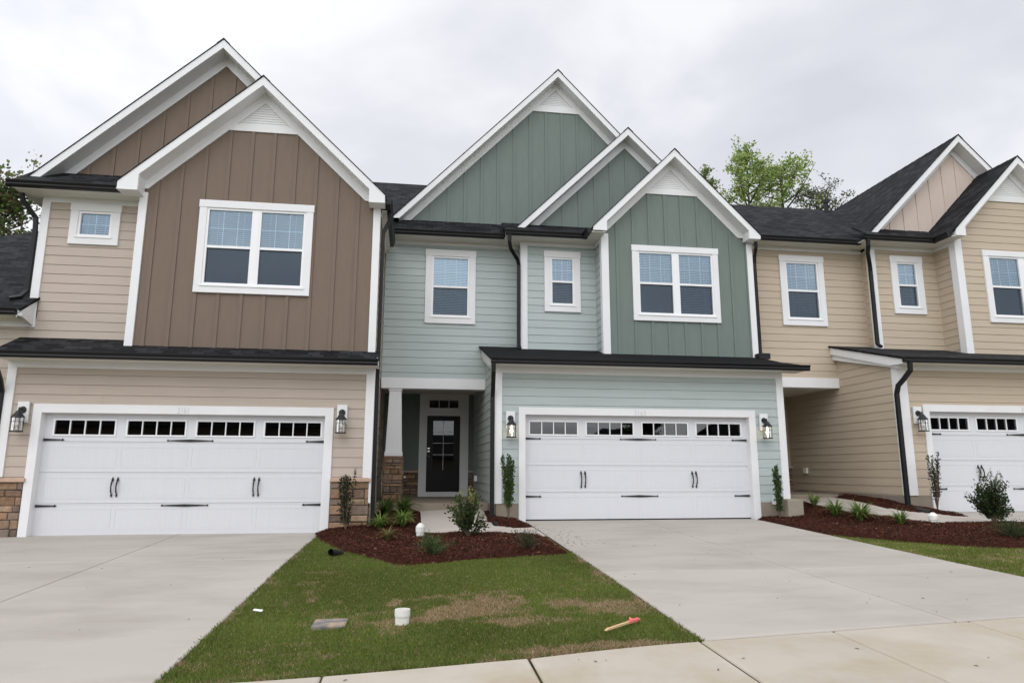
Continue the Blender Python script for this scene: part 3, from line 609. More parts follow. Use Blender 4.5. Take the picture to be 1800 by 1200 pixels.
# upper eaves
tri(B, 'frieze_board', M['white'], (-.7, 2.482, Ce - .034, Ce, 6.295, 6.385)); tri(B, 'soffit', M['soffit'], (-.62, 2.2, 15.47, Ce - .002, 6.38, 6.395))
tri(B, 'frieze_board', M['white'], (2.482, 4.286, Cs - .034, Cs, 6.27, 6.36)); tri(B, 'soffit', M['soffit'], (2.06, 4.29, 15.07, Cs - .002, 6.355, 6.37), (2.06, 2.48, Cs, 15.9, 6.355, 6.37), (3.97, 4.285, 14.54, 15.07, 6.357, 6.372))
tri(B, 'frieze_board', M['white'], (4.266, 4.30, Co + .1, Cs, 6.27, 6.36))
mrf = MB(); s_ = .70; mz = lambda y: 6.50 + s_ * (y - 15.42)
roof_face(mrf, [(-.72, 15.42, 6.50), (2.38, 15.42, 6.50), (2.38, 16.2, mz(16.2)), (-.3, 16.2, mz(16.2)), (-.72, 16.2, mz(16.2))], (1, 0, 0), .04)
roof_face(mrf, [(-1.6, 16.2, mz(16.2)), (7.5, 16.2, mz(16.2)), (7.5, 19.55, mz(19.55)), (-1.6, 19.55, mz(19.55))], (1, 0, 0), .04)
mrf.build('main_roof', M['shingle'], B)
sk = MB(); roof_face(sk, [(2.04, 15.02, 6.46), (4.35, 15.02, 6.46), (4.35, 15.8, 6.93), (2.04, 15.8, 6.93)], (1, 0, 0), .04)
roof_face(sk, [(3.96, 14.55, 6.44), (4.3, 14.55, 6.78), (4.3, 15.3, 6.78), (3.96, 15.3, 6.44)], (0, 1, 0), .04); sk.build('skirt_roof', M['shingle'], B)
tri(B, 'fascia', M['white'], (-.6, 2.06, 15.455, 15.475, 6.38, 6.47), (2.04, 3.93, 15.055, 15.075, 6.35, 6.44))
gutter((-.52, 15.455, 6.382), (2.14, 15.455, 6.382), B, (0, -1, 0)); gutter((2.04, 15.055, 6.35), (3.98, 15.055, 6.35), B, (0, -1, 0)); gutter((3.965, 14.56, 6.35), (3.965, 15.06, 6.35), B, (-1, 0, 0))
downspout([(2.13, 15.00, 6.36), (2.13, 15.02, 6.2), (2.17, 15.1, 6.05), (2.38, 15.36, 5.86), (2.41, 15.42, 5.75), (2.41, 15.43, 3.83), (2.42, 15.33, 3.72)], B, .085, .065)
downspout([(1.58, 13.33, 3.08), (1.58, 13.34, 2.92), (1.615, 13.7, 2.62), (1.617, 13.78, 2.45), (1.617, 13.78, .0)], B, .085, .065)
downspout([(8.06, 14.72, 6.40), (8.06, 14.74, 6.25), (8.075, 14.86, 6.05), (8.085, 14.9, 5.9), (8.085, 14.9, 3.7)], B, .07, .06)
tri(B, 'splash_block', M['black'], (7.90, 8.18, 14.62, 14.9, 3.53, 3.66))
tri(B, 'foundation', M['found'], (1.70, 2.16, Cg - .01, Cg + .2, -.1, .345), (1.685, 1.75, Cg + .2, Cd, -.1, .30)); tri(B, 'foundation', M['found'], (7.278, 7.93, Cg - .01, Cg + .2, -.1, .345))
gt = garage_trim(B, Cg, T[0], gx0, gx1, T[1], gz1, 2.256, -.02)
text(gt, '3163', 4.585, Cg - .035, 2.112, .155, .86)
garage(B, Cg, gx0, gx1, gz0 + .012, gz1 + .05, [(2.411, 3.401, 1.722, 1.972), (3.609, 4.60, 1.722, 1.972), (4.812, 5.795, 1.722, 1.972), (6.005, 6.99, 1.722, 1.972)], M['gglass'], (1.63, .473), 4.708, [(3.513, .93), (5.905, .93)])
# porch: beam, ceiling, back wall, stone dado, door, column, slab
tri(B, 'porch_beam', M['white'], (-.705, 1.687, Ce - .04, Ce + .30, 2.834, 3.077))
tri(B, 'porch_ceiling', M['soffit'], (-.72, 1.69, Ce + .30, Cd, 3.02, 3.05))
batten('porch_back_wall', rect(-.80, .25, .94, 3.04), Cd, M['green'], B, -.5, .6); batten('porch_back_wall', rect(1.51, 1.69, .94, 3.04), Cd, M['green'], B, -.5, .6)
for sx0, sx1, sd in ((-.72, .22, 21), (1.542, 1.69, 22)):
    sb = stones(MB(), sx0, sx1, .29, .92, Cd - .02, seed=sd, hmin=.06, hmax=.12).build('stone_base', M['stone'], B)
    MB().box(sx0, sx1 + .01, Cd - .03, Cd + .05, .28, .93).build('mortar_bed', M['mortar'], sb); MB().box(sx0, min(sx1, 1.67), Cd - .09, Cd, .925, .975).build('stone_cap', M['cap'], sb)
cs_ = MB()
for q in rect(0, 1, 0, 1)[:0]: pass
for Q in minus(minus([rect(.22, 1.542, .295, 3.02)], (.425, 1.318, .422, 2.435)), (.477, 1.262, 2.645, 2.86)): cs_.xz(Q, Cd - .045, Cd + .08)
cas = cs_.build('door_casing', M['white'], B)
MB().box(.47, 1.27, Cd - .075, Cd - .04, 2.57, 2.645).build('transom_sill', M['vinyl'], cas)
tr_ = MB().box(.477, 1.262, Cd + .02, Cd + .03, 2.645, 2.86).build('transom_glass', M['gglass'], cas); MB().box(.73, .745, Cd - .01, Cd + .02, 2.645, 2.86).box(.995, 1.01, Cd - .01, Cd + .02, 2.645, 2.86).build('transom_grille', M['vinyl'], cas)
dd = MB(); yd = Cd + .03
for Q in minus([rect(.43, 1.313, .425, 2.43)], (.594, 1.147, .99, 2.305)): dd.xz(Q, yd, yd + .045)
for a, b_, c, d_ in ((.62, 1.12, .84, .86), (.62, 1.12, .56, .58), (.62, .64, .58, .84), (1.10, 1.12, .58, .84)): dd.box(a, b_, yd - .008, yd, c, d_)
for a, b_, c, d_ in ((.575, 1.166, 2.305, 2.325), (.575, 1.166, .97, .99), (.575, .594, .99, 2.305), (1.147, 1.166, .99, 2.305)): dd.box(a, b_, yd - .012, yd, c, d_)
fd = dd.build('front_door', M['doorblack'], B)
MB().add([(.594, yd + .02, .99), (1.147, yd + .02, .99), (1.147, yd + .02, 2.305), (.594, yd + .02, 2.305)], [(0, 1, 2, 3)]).build('door_glass', M['gglass'], fd)
MB().box(.865, .877, yd + .004, yd + .018, .99, 2.305).box(.594, 1.147, yd + .003, yd + .017, 1.699, 1.711).box(.594, 1.147, yd + .003, yd + .017, 1.392, 1.404).box(.594, 1.147, yd + .003, yd + .017, 2.0, 2.012).build('door_grille', M['vinyl'], fd)
MB().box(.45, .51, yd - .02, yd, 1.47, 1.58).lathe([(0, .02), (.03, .02), (.03, -.02), (0, -.02)], (.48, yd - .03, 1.525), 12).build('deadbolt', M['nickel'], fd)
MB().tube([(.484, yd, 1.355), (.484, yd - .05, 1.355)], .012).lathe([(0, .03), (.02, .024), (.03, 0), (.02, -.024), (0, -.03)], (.484, yd - .06, 1.355), 14).build('door_knob', M['nickel'], fd)
MB().box(.2, 1.56, Cd + .12, Cd + .14, .3, 3.0).box(.2, 1.56, Cd + 1.3, Cd + 1.32, .3, 3.0).build('dark_interior', M['dark'], B)
cxx, cy = -.378, 16.04
col = MB(); q = [(-.185, -.185, 1.395), (.185, -.185, 1.395), (.185, .185, 1.395), (-.185, .185, 1.395)]; t_ = [(-.135, -.135, 2.80), (.135, -.135, 2.80), (.135, .135, 2.80), (-.135, .135, 2.80)]
col.add([(cxx + a, cy + b_, c) for a, b_, c in q + t_], [(0, 3, 2, 1), (4, 5, 6, 7), (0, 1, 5, 4), (1, 2, 6, 5), (2, 3, 7, 6), (3, 0, 4, 7)])
col.box(cxx - .20, cxx + .20, cy - .20, cy + .20, 1.30, 1.395).box(cxx - .155, cxx + .155, cy - .155, cy + .155, 2.78, 2.833)
co = col.build('porch_column', M['white'], B, bevel=.004)
ps = MB(); stones(ps, cxx - .20, cxx + .20, .30, 1.235, cy - .20, seed=31, hmin=.05, hmax=.13, wmin=.13, wmax=.34, dark=.9); stones(ps, cy - .20, cy + .20, .30, 1.235, cxx - .20, 'left', seed=32, hmin=.05, hmax=.13, wmin=.13, wmax=.34, dark=.9); stones(ps, cy - .20, cy + .20, .30, 1.235, cxx + .20, 'right', seed=33, hmin=.05, hmax=.13, wmin=.13, wmax=.34, dark=.9)
ps.build('stone_pier', M['stone'], co); MB().box(cxx - .19, cxx + .19, cy - .19, cy + .19, .29, 1.24).build('mortar_bed', M['mortar'], co)
MB().box(cxx - .215, cxx + .215, cy - .215, cy + .215, 1.236, 1.299).build('stone_cap', mat('dark_cap', lin((118, 92, 74)), rough=.85, var=.1), co, bevel=.006)
tri(B, 'porch_slab', M['porchc'], (-.71, 1.68, 15.0, Cd + .05, -.1, .30), bevel=.012)
MB().box(-.16, -.10, Cd - .06, Cd - .03, .78, .84).build('hose_bib', M['nickel'], B)
MB().box(1.60, 1.672, 17.5, 17.58, .72, .86).build('outlet_cover', M['vinyl'], B)

# ================================================================== RIGHT HOUSE (tan)
Rg, Ro, Rs, Re, Rd = 13.28, 14.31, 15.00, 15.34, 17.75
D = thing('townhouse', 'tan townhouse at the right edge with cream gable and a covered side entry', 'house', (11.5, 13.28, .1), 'attached townhouses in the row')
gx0, gx1, gz0, gz1 = 10.967, 15.80, .145, 2.244
T = (10.822, 15.95)
lap('garage_wall', rect(10.30, 16.4, .49, 3.26), Rg, M['tan'], D, z0=.495, holes=[(T[0] + .03, T[1] - .03, -.2, 2.37)])
lap('entry_side_wall', [(Rg + .02, .47), (Rd, .47), (Rd, 3.0), (Re + .1, 3.0), (Re, 3.92), (15.0, 3.80), (Rg + .02, 3.32)], 10.31, M['tan'], D, 'left', z0=.495)
lap('upper_wall', rect(7.97, 11.23, 3.2, 6.45), Re, M['tan'], D, z0=.71, holes=[whole(8.961, 10.143, 4.498, 6.29)])
lap('upper_wall', rect(11.23, 13.03, 3.6, 6.46), Rs, M['tan'], D, z0=.82, holes=[whole(11.747, 12.618, 4.808, 6.294)])
lap('upper_side_wall', rect(Ro + .02, Rs, 3.6, 6.48), 13.03, M['tan'], D, 'left', z0=.82)
lap('upper_side_wall', rect(Rs + .02, Re, 3.6, 6.46), 11.24, M['tan'], D, 'left', z0=.82)
T5 = lambda x: 8.71 - 1.015 * abs(x - 14.754)
lap('gable_wall', clip([(13.03, 3.5), (16.4, 3.5), (16.4, T5(16.4) - .3), (14.754, T5(14.754) - .3), (13.03, T5(13.03) - .3)], 0, 1, 7.66), Ro, M['tan'], D, z0=.82, holes=[whole(13.722, 15.84, 4.504, 6.315)])
T6 = lambda x: 9.70 - 1.01 * abs(x - 14.055)
batten('gable_wall', clip([(11.45, 7.05), (16.5, 7.05), (16.5, T6(16.5) - .3), (14.055, T6(14.055) - .3), (11.45, T6(11.45) - .3)], 0, -1, -7.05), 15.25, M['cream'], D, 12.502, .415, w=.05)
gable(D, 14.055, 9.71, 1.01, 11.167, 1.01, 16.9, 14.90, 15.25, 20.4, 6.765, zbl=6.765, zbr=6.8)
tR = gable(D, 14.754, 8.71, 1.015, 12.787, 1.015, 16.72, 13.96, Ro, 18, 6.69, lfoot=(6.54, 13.055), rfoot=(6.54, 16.45), zbl=6.70, zbr=6.7)
vent(D, tR, 14.754, 7.615, 7.75, Ro)
window(D, Ro, 13.722, 15.84, 4.504, 6.315, units=2, cols=3, blinds='upper')
window(D, Rs, 11.747, 12.618, 4.808, 6.294, units=1, cols=2, trim=.15)
window(D, Re, 8.961, 10.143, 4.498, 6.29, units=1, cols=3, trim=.15)
for b_ in [(10.294, 10.506, Rg - .036, Rg + .02, .49, 3.16), (10.272, 10.31, Rg - .0345, Rg + .13, .49, 3.24), (13.013, 13.179, Ro - .036, Ro + .02, 3.6, 6.60), (12.99, 13.03, Ro - .0345, Ro + .16, 3.6, 6.54), (11.221, 11.349, Rs - .036, Rs + .02, 3.7, 6.52), (11.2, 11.24, Rs - .0345, Rs + .12, 3.7, 6.52)]:
    tri(D, 'corner_board', M['white'], b_)
tri(D, 'frieze_board', M['white'], (10.30, 16.4, Rg - .034, Rg, 3.13, 3.245)); tri(D, 'soffit', M['soffit'], (10.2, 16.6, 12.86, Rg - .002, 3.225, 3.24))
sl = .27; zr = lambda y: 3.335 + sl * (y - 12.82)
rf = MB(); roof_face(rf, [(10.12, 12.81, zr(12.81)), (16.6, 12.81, zr(12.81)), (16.6, 14.38, zr(14.38)), (13.02, 14.38, zr(14.38)), (13.02, 15.05, zr(15.05)), (10.12, 15.05, zr(15.05))], (1, 0, 0), .04)
roof_face(rf, [(10.12, 15.05, zr(15.05)), (11.23, 15.05, zr(15.05)), (11.23, 15.36, zr(15.36)), (10.12, 15.36, zr(15.36))], (1, 0, 0), .04); rf.build('garage_roof', M['shingle'], D)
MB().yz([(12.84, 3.20), (12.84, 3.295), (15.33, 3.965), (15.33, 3.80), (13.28, 3.22)], 10.15, 10.18).yz([(13.1, 3.14), (13.1, 3.30), (15.33, 3.87), (15.33, 3.66)], 10.20, 10.285).build('rake_board', M['white'], D)
tri(D, 'fascia', M['white'], (10.15, 16.6, 12.835, 12.855, 3.22, 3.31)); gutter((10.12, 12.835, 3.222), (16.6, 12.835, 3.222), D, (0, -1, 0))
tri(D, 'frieze_board', M['white'], (7.97, 11.22, Re - .034, Re, 6.405, 6.495)); tri(D, 'soffit', M['soffit'], (8.1, 10.9, 14.91, Re - .002, 6.49, 6.505))
tri(D, 'frieze_board', M['white'], (11.22, 13.02, Rs - .034, Rs, 6.43, 6.52), (12.985, 13.03, Ro + .12, Rs, 6.43, 6.52)); tri(D, 'soffit', M['soffit'], (10.8, 13.02, 14.57, Rs - .002, 6.515, 6.53), (10.8, 11.22, Rs, 15.34, 6.515, 6.53), (12.70, 13.01, 13.99, 14.57, 6.517, 6.532))
mrf = MB(); s_ = .667; mz = lambda y: 6.60 + s_ * (y - 14.86)
roof_face(mrf, [(8.04, 14.86, 6.60), (11.2, 14.86, 6.60), (11.2, 15.3, mz(15.3)), (14.2, 15.3, mz(15.3)), (14.2, 18.02, mz(18.02)), (7.0, 18.02, mz(18.02)), (7.0, 15.3, mz(15.3)), (8.04, 15.3, mz(15.3))], (1, 0, 0), .04)
roof_face(mrf, [(7.0, 18.02, mz(18.02)), (14.2, 18.02, mz(18.02)), (14.2, 21, mz(15.04)), (7.0, 21, mz(15.04))], (1, 0, 0), .04); mrf.build('main_roof', M['shingle'], D)
sk = MB(); roof_face(sk, [(11.0, 14.52, 6.62), (13.1, 14.52, 6.62), (13.1, 15.3, 7.13), (11.0, 15.3, 7.13)], (1, 0, 0), .04)
roof_face(sk, [(12.70, 14.0, 6.63), (13.05, 14.0, 6.98), (13.05, 14.9, 6.98), (12.70, 14.9, 6.63)], (0, 1, 0), .04); sk.build('skirt_roof', M['shingle'], D)
tri(D, 'fascia', M['white'], (8.1, 10.8, 14.895, 14.915, 6.49, 6.58), (10.8, 12.68, 14.555, 14.575, 6.52, 6.60))
gutter((8.09, 14.895, 6.492), (10.9, 14.895, 6.492), D, (0, -1, 0)); gutter((10.78, 14.555, 6.522), (12.72, 14.555, 6.522), D, (0, -1, 0)); gutter((12.70, 14.02, 6.522), (12.70, 14.55, 6.522), D, (-1, 0, 0))
downspout([(10.86, 14.5, 6.53), (10.86, 14.52, 6.38), (10.90, 14.62, 6.2), (11.12, 14.88, 6.0), (11.16, 14.93, 5.85), (11.16, 14.93, 4.02), (11.18, 14.83, 3.93)], D, .085, .065)
downspout([(10.25, 12.78, 3.23), (10.25, 12.79, 3.05), (10.22, 12.98, 2.88), (10.20, 13.13, 2.77), (10.20, 13.2, 2.6), (10.20, 13.2, .2)], D, .085, .075)
MB().rect_tube([(10.20, 13.2, .32), (10.20, 13.2, .05)], .12, .12).build('drain_adapter', M['blackpvc'], D)
tri(D, 'foundation', M['found'], (10.33, 10.822, Rg - .01, Rg + .2, -.1, .495), (10.305, 10.36, Rg, Rd, -.1, .475))
gt = garage_trim(D, Rg, T[0], gx0, gx1, T[1], gz1, 2.394, .10)
text(gt, '3165', 13.19, Rg - .035, 2.262, .155, .86)
garage(D, Rg, gx0, gx1, gz0, gz1 + .045, [(11.085, 11.985, 1.876, 2.12), (12.207, 13.178, 1.876, 2.12), (13.40, 14.38, 1.876, 2.12), (14.6, 15.6, 1.876, 2.12)], M['gglass'], (1.775, .62), 13.30, [(12.15, 1.07), (14.5, 1.07)])
tri(D, 'entry_beam', M['white'], (7.94, 10.384, Re - .045, Re + .3, 2.967, 3.208)); tri(D, 'entry_ceiling', M['soffit'], (7.75, 10.36, Re + .06, Rd + .1, 2.985, 3.06))
lap('entry_back_wall', rect(7.75, 10.33, .4, 3.15), Rd, M['tan'], D, z0=.495)
sb = stones(MB(), 7.95, 10.33, .43, 1.05, Rd - .03, seed=41, hmin=.06, hmax=.12).build('stone_base', M['stone'], D); MB().box(7.95, 10.33, Rd - .04, Rd, .43, 1.05).build('mortar_bed', M['mortar'], sb); MB().box(7.95, 10.33, Rd - .1, Rd, 1.055, 1.105).build('stone_cap', M['cap'], sb)
tri(D, 'entry_slab', M['porchc'], (7.96, 10.305, 15.13, Rd + .05, 0, .445), bevel=.012)
lap('party_wall', rect(Cg + .12, Rd, .3, 3.2), 7.94, M['sage'], B, 'right', z0=.345)
MB().box(10.235, 10.292, 16.90, 17.06, .92, 1.06).build('outlet_cover', M['vinyl'], D, bevel=.008)
MB().lathe([(.0, 0), (.06, 0), (.06, .3), (.085, .3), (.085, .36), (0, .37)], (12.2, 18.0, 8.62), 12).build('roof_vent_pipe', M['black'], D)

# ================================================================== wall lanterns
def lantern(name, label, loc, lit):
    o = thing(name, label, 'wall lamp', loc, 'lanterns beside the garage doors')
    b = lambda mb, n, m, p=o, **k: mb.build(n, m, p, **k)
    def L(mb, n, m, p=o, **k):
        ob = mb.build(n, m, None, **k); ob.parent = p; return ob
    L(MB().box(-.093, .093, -.045, 0, -.18, .18), 'backplate', M['white'], bevel=.004)
    body = MB().tube([(0, -.045, .035), (0, -.075, .035)], [.062, .05], 18)
    body.tube([(0, -.07, .04), (0, -.11, .055), (0, -.15, .045), (0, -.165, .02), (0, -.165, -.0)], .011, 8)
    body.tube([(0, -.165, .0), (0, -.165, .05), (0, -.165, .075)], [.016, .012, .005], 8)
    c = (0, -.165, 0)
    body.lathe([(0, .015), (.03, .01), (.055, -.03), (.075, -.062), (.098, -.085), (.105, -.1), (.1, -.108), (.0, -.105)], c, 20)
    body.lathe([(.0, -.352), (.102, -.352), (.106, -.345), (.1, -.335), (.085, -.33), (0, -.33)], c, 20)
    for k in range(6):
        a = math.pi / 3 * k + .3; x, y = math.cos(a), math.sin(a)
        body.tube([(.09 * x, -.165 + .09 * y, -.105), (.094 * x, -.165 + .094 * y, -.335)], .0045, 6)
    body.lathe([(.092, -.175), (.097, -.175), (.097, -.18), (.092, -.18)], c, 20)
    L(body, 'lamp_body', M['iron'], smooth=False)
    L(MB().lathe([(.078, -.108), (.078, -.33)], c, 20), 'lamp_glass', M['lglass'], smooth=True)
    L(MB().lathe([(0, -.265), (.018, -.258), (.03, -.235), (.032, -.215), (.024, -.185), (.014, -.165), (.012, -.11)], c, 14).tube([(0, -.165, -.33), (0, -.165, -.28)], .012), 'bulb', M['bulb_on'] if lit else M['bulb_off'], smooth=True)
    return o
lantern('wall_lantern', 'unlit black lantern left of the 3161 garage door on beige siding', (-6.687, Lg - .02, 1.975), False)
lantern('wall_lantern', 'unlit black lantern on beige siding between the 3161 garage door and the porch', (-1.271, Lg - .02, 2.0), False)
lantern('wall_lantern', 'lit black lantern on sage siding between the porch and the 3163 garage door', (1.985, Cg - .02, 1.986), True)
lantern('wall_lantern', 'lit black lantern right of the 3163 garage door, above the concrete block', (7.45, Cg - .02, 2.008), True)
lantern('wall_lantern', 'unlit black lantern on tan siding beside the right garage door', (10.662, Rg - .02, 2.16), False)

# ================================================================== ground, drives, walks
def inpoly(x, y, P):
    ins = np.zeros(x.shape, bool); n = len(P)
    for i in range(n):
        x0, y0 = P[i]; x1, y1 = P[(i + 1) % n]
        c = ((y0 > y) != (y1 > y)) & (x < (x1 - x0) * (y - y0) / (y1 - y0 + 1e-12) + x0); ins ^= c
    return ins
def sdist(x, y, P):
    d = np.full(x.shape, 1e9); n = len(P)
    for i in range(n):
        x0, y0 = P[i]; x1, y1 = P[(i + 1) % n]; ex, ey = x1 - x0, y1 - y0
        t = np.clip(((x - x0) * ex + (y - y0) * ey) / (ex * ex + ey * ey + 1e-12), 0, 1); d = np.minimum(d, np.hypot(x - x0 - t * ex, y - y0 - t * ey))
    return np.where(inpoly(x, y, P), d, -d)
def vnoise(x, y, s, seed=0):
    x = x / s + 100.3; y = y / s + 57.7; xi = np.floor(x).astype(int); yi = np.floor(y).astype(int); u = sm(x - xi); v = sm(y - yi)
    h = lambda a, b: (np.sin(a * 127.1 + b * 311.7 + seed * 74.7) * 43758.5453) % 1.0
    return (h(xi, yi) * (1 - u) + h(xi + 1, yi) * u) * (1 - v) + (h(xi, yi + 1) * (1 - u) + h(xi + 1, yi + 1) * u) * v
def sheet(name, xs, ys, fz, m, keep=None):
    X, Y = np.meshgrid(xs, ys); Z = fz(X, Y); V = np.stack([X, Y, Z], -1).reshape(-1, 3); nx, ny = len(xs), len(ys)
    i, j = np.meshgrid(np.arange(nx - 1), np.arange(ny - 1)); a = (j * nx + i).ravel(); F = np.stack([a, a + 1, a + nx + 1, a + nx], 1)
    if keep is not None: F = F[keep(V[F][:, :, 0].mean(1), V[F][:, :, 1].mean(1))]
    return mesh_np(name, V, F, None, m, smooth=True)
struct(sheet('ground', np.linspace(-3000, 3000, 41), np.linspace(-3000, 3000, 41), lambda x, y: -.75 + 0 * x, M['far']))
struct(sheet('lawn', np.arange(-30, 34.1, .5), np.arange(1.9, 40.1, .5), lambda x, y: H(x, y) - .02, M['soil']))
def slab(mb, c, n=10, top=.012, th=.12, gap=.007, fz=H, band=.055):
    """one cast panel with eased edges and a smoother trowelled border; c = corners counter-clockwise from front-left"""
    c = [Vector((p[0], p[1], 0)) for p in c]; tone = rnd.uniform(.96, 1.04)
    lu = (c[1] - c[0]).length; lv = (c[3] - c[0]).length; base = mb.tone
    def ax(L): a = [gap, gap + .008, gap + .02, band, band + .012] + [L * k / n for k in range(1, n)] + [L - band - .012, L - band, L - gap - .02, L - gap - .008, L - gap]; return sorted(q / L for q in a)
    us, vs_ = ax(lu), ax(lv); m, mv = len(us), len(vs_); vs = []
    for v in vs_:
        for u in us:
            p = c[0].lerp(c[1], u).lerp(c[3].lerp(c[2], u), v); e = min(u * lu, lu - u * lu, v * lv, lv - v * lv) - gap; dz = -.014 if e < .004 else (-.004 if e < .012 else 0)
            vs.append((p.x, p.y, float(fz(p.x, p.y)) + top + dz))
    for j in range(mv - 1):
        for i in range(m - 1):
            e = min((us[i] + us[i + 1]) / 2 * lu, lu - (us[i] + us[i + 1]) / 2 * lu, (vs_[j] + vs_[j + 1]) / 2 * lv, lv - (vs_[j] + vs_[j + 1]) / 2 * lv)
            k = tone * (1.025 if e < band else 1.0); q = (j * m + i, j * m + i + 1, (j + 1) * m + i + 1, (j + 1) * m + i)
            mb.add([vs[a] for a in q], [(0, 1, 2, 3)], col=tuple(b * k for b in base))
    ring = [i for i in range(m)] + [j * m + m - 1 for j in range(1, mv)] + [(mv - 1) * m + i for i in range(m - 2, -1, -1)] + [j * m for j in range(mv - 2, 0, -1)]
    lo = [(vs[i][0], vs[i][1], vs[i][2] - th) for i in ring]; k = len(ring)
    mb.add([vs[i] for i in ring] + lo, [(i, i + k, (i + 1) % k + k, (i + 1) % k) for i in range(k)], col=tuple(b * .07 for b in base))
DRV, SWK = lin((177, 170, 161)), lin((181, 172, 159))
ysw = lambda x: 5.12 + max(0, x - .9) * .118
mb = MB(); mb.tone = DRV
for c in ([(2.25, ysw(2.25) + .02), (4.66, ysw(4.66) + .02), (4.65, 8.09), (2.28, 8.19)], [(4.66, ysw(4.66) + .02), (7.1, ysw(7.1) + .02), (7.05, 8.29), (4.65, 8.09)],
          [(2.28, 8.19), (4.65, 8.09), (4.65, 13.95), (2.28, 13.95)], [(4.65, 8.09), (7.05, 8.29), (7.13, 13.95), (4.65, 13.95)]): slab(mb, c, fz=lambda x, y: H(x, y) * 1.0 if y < 13.5 else H(x, 13.5) + 0 * x)
struct(mb.build('driveway', M['concrete'], smooth=False))
mb = MB(); mb.tone = DRV
for c in ([(-9.4, 5.1), (-4.0, 5.12), (-4.0, 10.3), (-9.4, 10.3)], [(-4.0, 5.12), (-1.63, 5.14), (-1.62, 10.3), (-4.0, 10.3)], [(-9.4, 10.3), (-4.0, 10.3), (-4.0, 13.25), (-6.95, 13.25)], [(-4.0, 10.3), (-1.62, 10.3), (-1.56, 13.25), (-4.0, 13.25)]): slab(mb, c, gap=.004)
struct(mb.build('driveway', M['concrete']))
mb = MB(); mb.tone = DRV
for c in ([(10.9, ysw(10.9)), (13.3, ysw(13.3)), (13.3, 9), (10.9, 9)], [(13.3, ysw(13.3)), (15.9, ysw(15.9)), (15.9, 9), (13.3, 9)], [(10.9, 9), (13.3, 9), (13.3, 13.4), (10.9, 13.4)], [(13.3, 9), (15.9, 9), (15.9, 13.4), (13.3, 13.4)]): slab(mb, c)
struct(mb.build('driveway', M['concrete']))
mb = MB(); mb.tone = SWK; xs = [-14.0, -12, -10, -8, -6, -4.6, -3.25, -1.9, -.55, .87, 2.22, 3.40, 4.75, 6.1, 7.45, 8.8, 10.2, 11.6, 13, 15, 17, 19]
for a, b_ in zip(xs, xs[1:]): slab(mb, [(a, ysw(a) - 1.55), (b_, ysw(b_) - 1.55), (b_, ysw(b_)), (a, ysw(a))], gap=.012 if abs(b_ - 2.22) < .01 else .006, n=6)
struct(mb.build('sidewalk', M['walk']))
for xa, xb, ya, yb in ((2.28, 7.06, 5.35, 13.9), (-9.3, -1.66, 5.1, 13.2), (10.95, 15.85, 6.4, 13.35), (-14, 19, 3.62, 5.0)):
    struct(sheet('paving_bed', np.linspace(xa, xb, 12), np.linspace(ya, yb, 12), lambda x, y: H(x, y) - .03 + (.02 if yb > 6 else 0), M['joint']))
struct(sheet('road', np.arange(-60, 61, 2.), np.arange(-8, 2.61, .5), lambda x, y: H(x, 2.2) - .12 + 0 * y, M['asphalt']))
mb = MB()
for a in range(-16, 20): mb.box(a, a + .99, 2.58, 2.8, float(H(a, 2.6)) - .14, float(H(a, 2.6)) + .02, col=SWK)
struct(mb.build('kerb', M['walk']))
struct(sheet('opposite_verge', np.arange(-60, 61, 2.), np.arange(-60, -7.4, 2.), lambda x, y: -.42 + 0 * y, M['far']))

PATH = [(.24, 15.02), (.25, 12.35), (.5, 12.22), (.82, 12.3), (1.25, 12.02), (1.8, 11.78), (2.26, 11.52), (2.26, 12.72), (1.92, 12.68), (1.58, 12.98), (1.5, 13.5), (1.56, 15.02)]
def walk_mesh(P, fz, name):
    n = len(P); mb = MB(); xs = np.arange(min(p[0] for p in P), max(p[0] for p in P) + .1, .1); ys = np.arange(min(p[1] for p in P), max(p[1] for p in P) + .1, .1)
    for x in xs:
        for y in ys:
            Q = [(x, y), (x + .1, y), (x + .1, y + .1), (x, y + .1)]; cx_, cy_ = x + .05, y + .05
            if sdist(np.array([cx_]), np.array([cy_]), P)[0] > -.05: mb.add([(a, b_, float(fz(a, b_))) for a, b_ in Q], [(0, 1, 2, 3)])
    o = mb.build(name, M['path']); return struct(o)
fpc = lambda x, y: H(x, y) + ramp_c(x, y) + .013 - .05 * sm((-sdist(np.atleast_1d(np.asarray(x, float)), np.atleast_1d(np.asarray(y, float)), PATH)[0]) / .05)
walk_mesh(PATH, fpc, 'path')
PATHR = [(8.75, 15.2), (8.72, 13.9), (8.85, 13.1), (9.25, 12.45), (9.5, 11.6), (10.0, 11.35), (10.92, 11.2), (10.92, 12.3), (10.5, 12.35), (9.95, 12.85), (9.72, 13.5), (9.8, 15.2)]
fpr = lambda x, y: H(x, y) + ramp_r(x, y) + .013 - .05 * sm((-sdist(np.atleast_1d(np.asarray(x, float)), np.atleast_1d(np.asarray(y, float)), PATHR)[0]) / .05)
walk_mesh(PATHR, fpr, 'path')
BED = [(-1.58, 13.1), (-1.6, 12.7), (-1.29, 11.84), (-.99, 10.97), (-.62, 10.47), (-.39, 9.89), (-.12, 9.51), (.07, 9.37), (.47, 9.41), (.86, 9.49), (1.24, 9.54), (1.64, 9.56), (1.99, 9.56), (2.23, 9.72), (2.25, 13.8), (1.7, 15.4), (-.72, 15.4), (-.8, 13.1)]
BEDR = [(7.14, 13.9), (7.06, 12.2), (7.10, 11.46), (7.40, 10.96), (7.77, 10.35), (8.08, 9.88), (8.36, 9.42), (8.77, 9.07), (9.6, 8.75), (10.88, 8.6), (10.88, 13.4), (10.4, 15.4), (7.9, 15.4)]
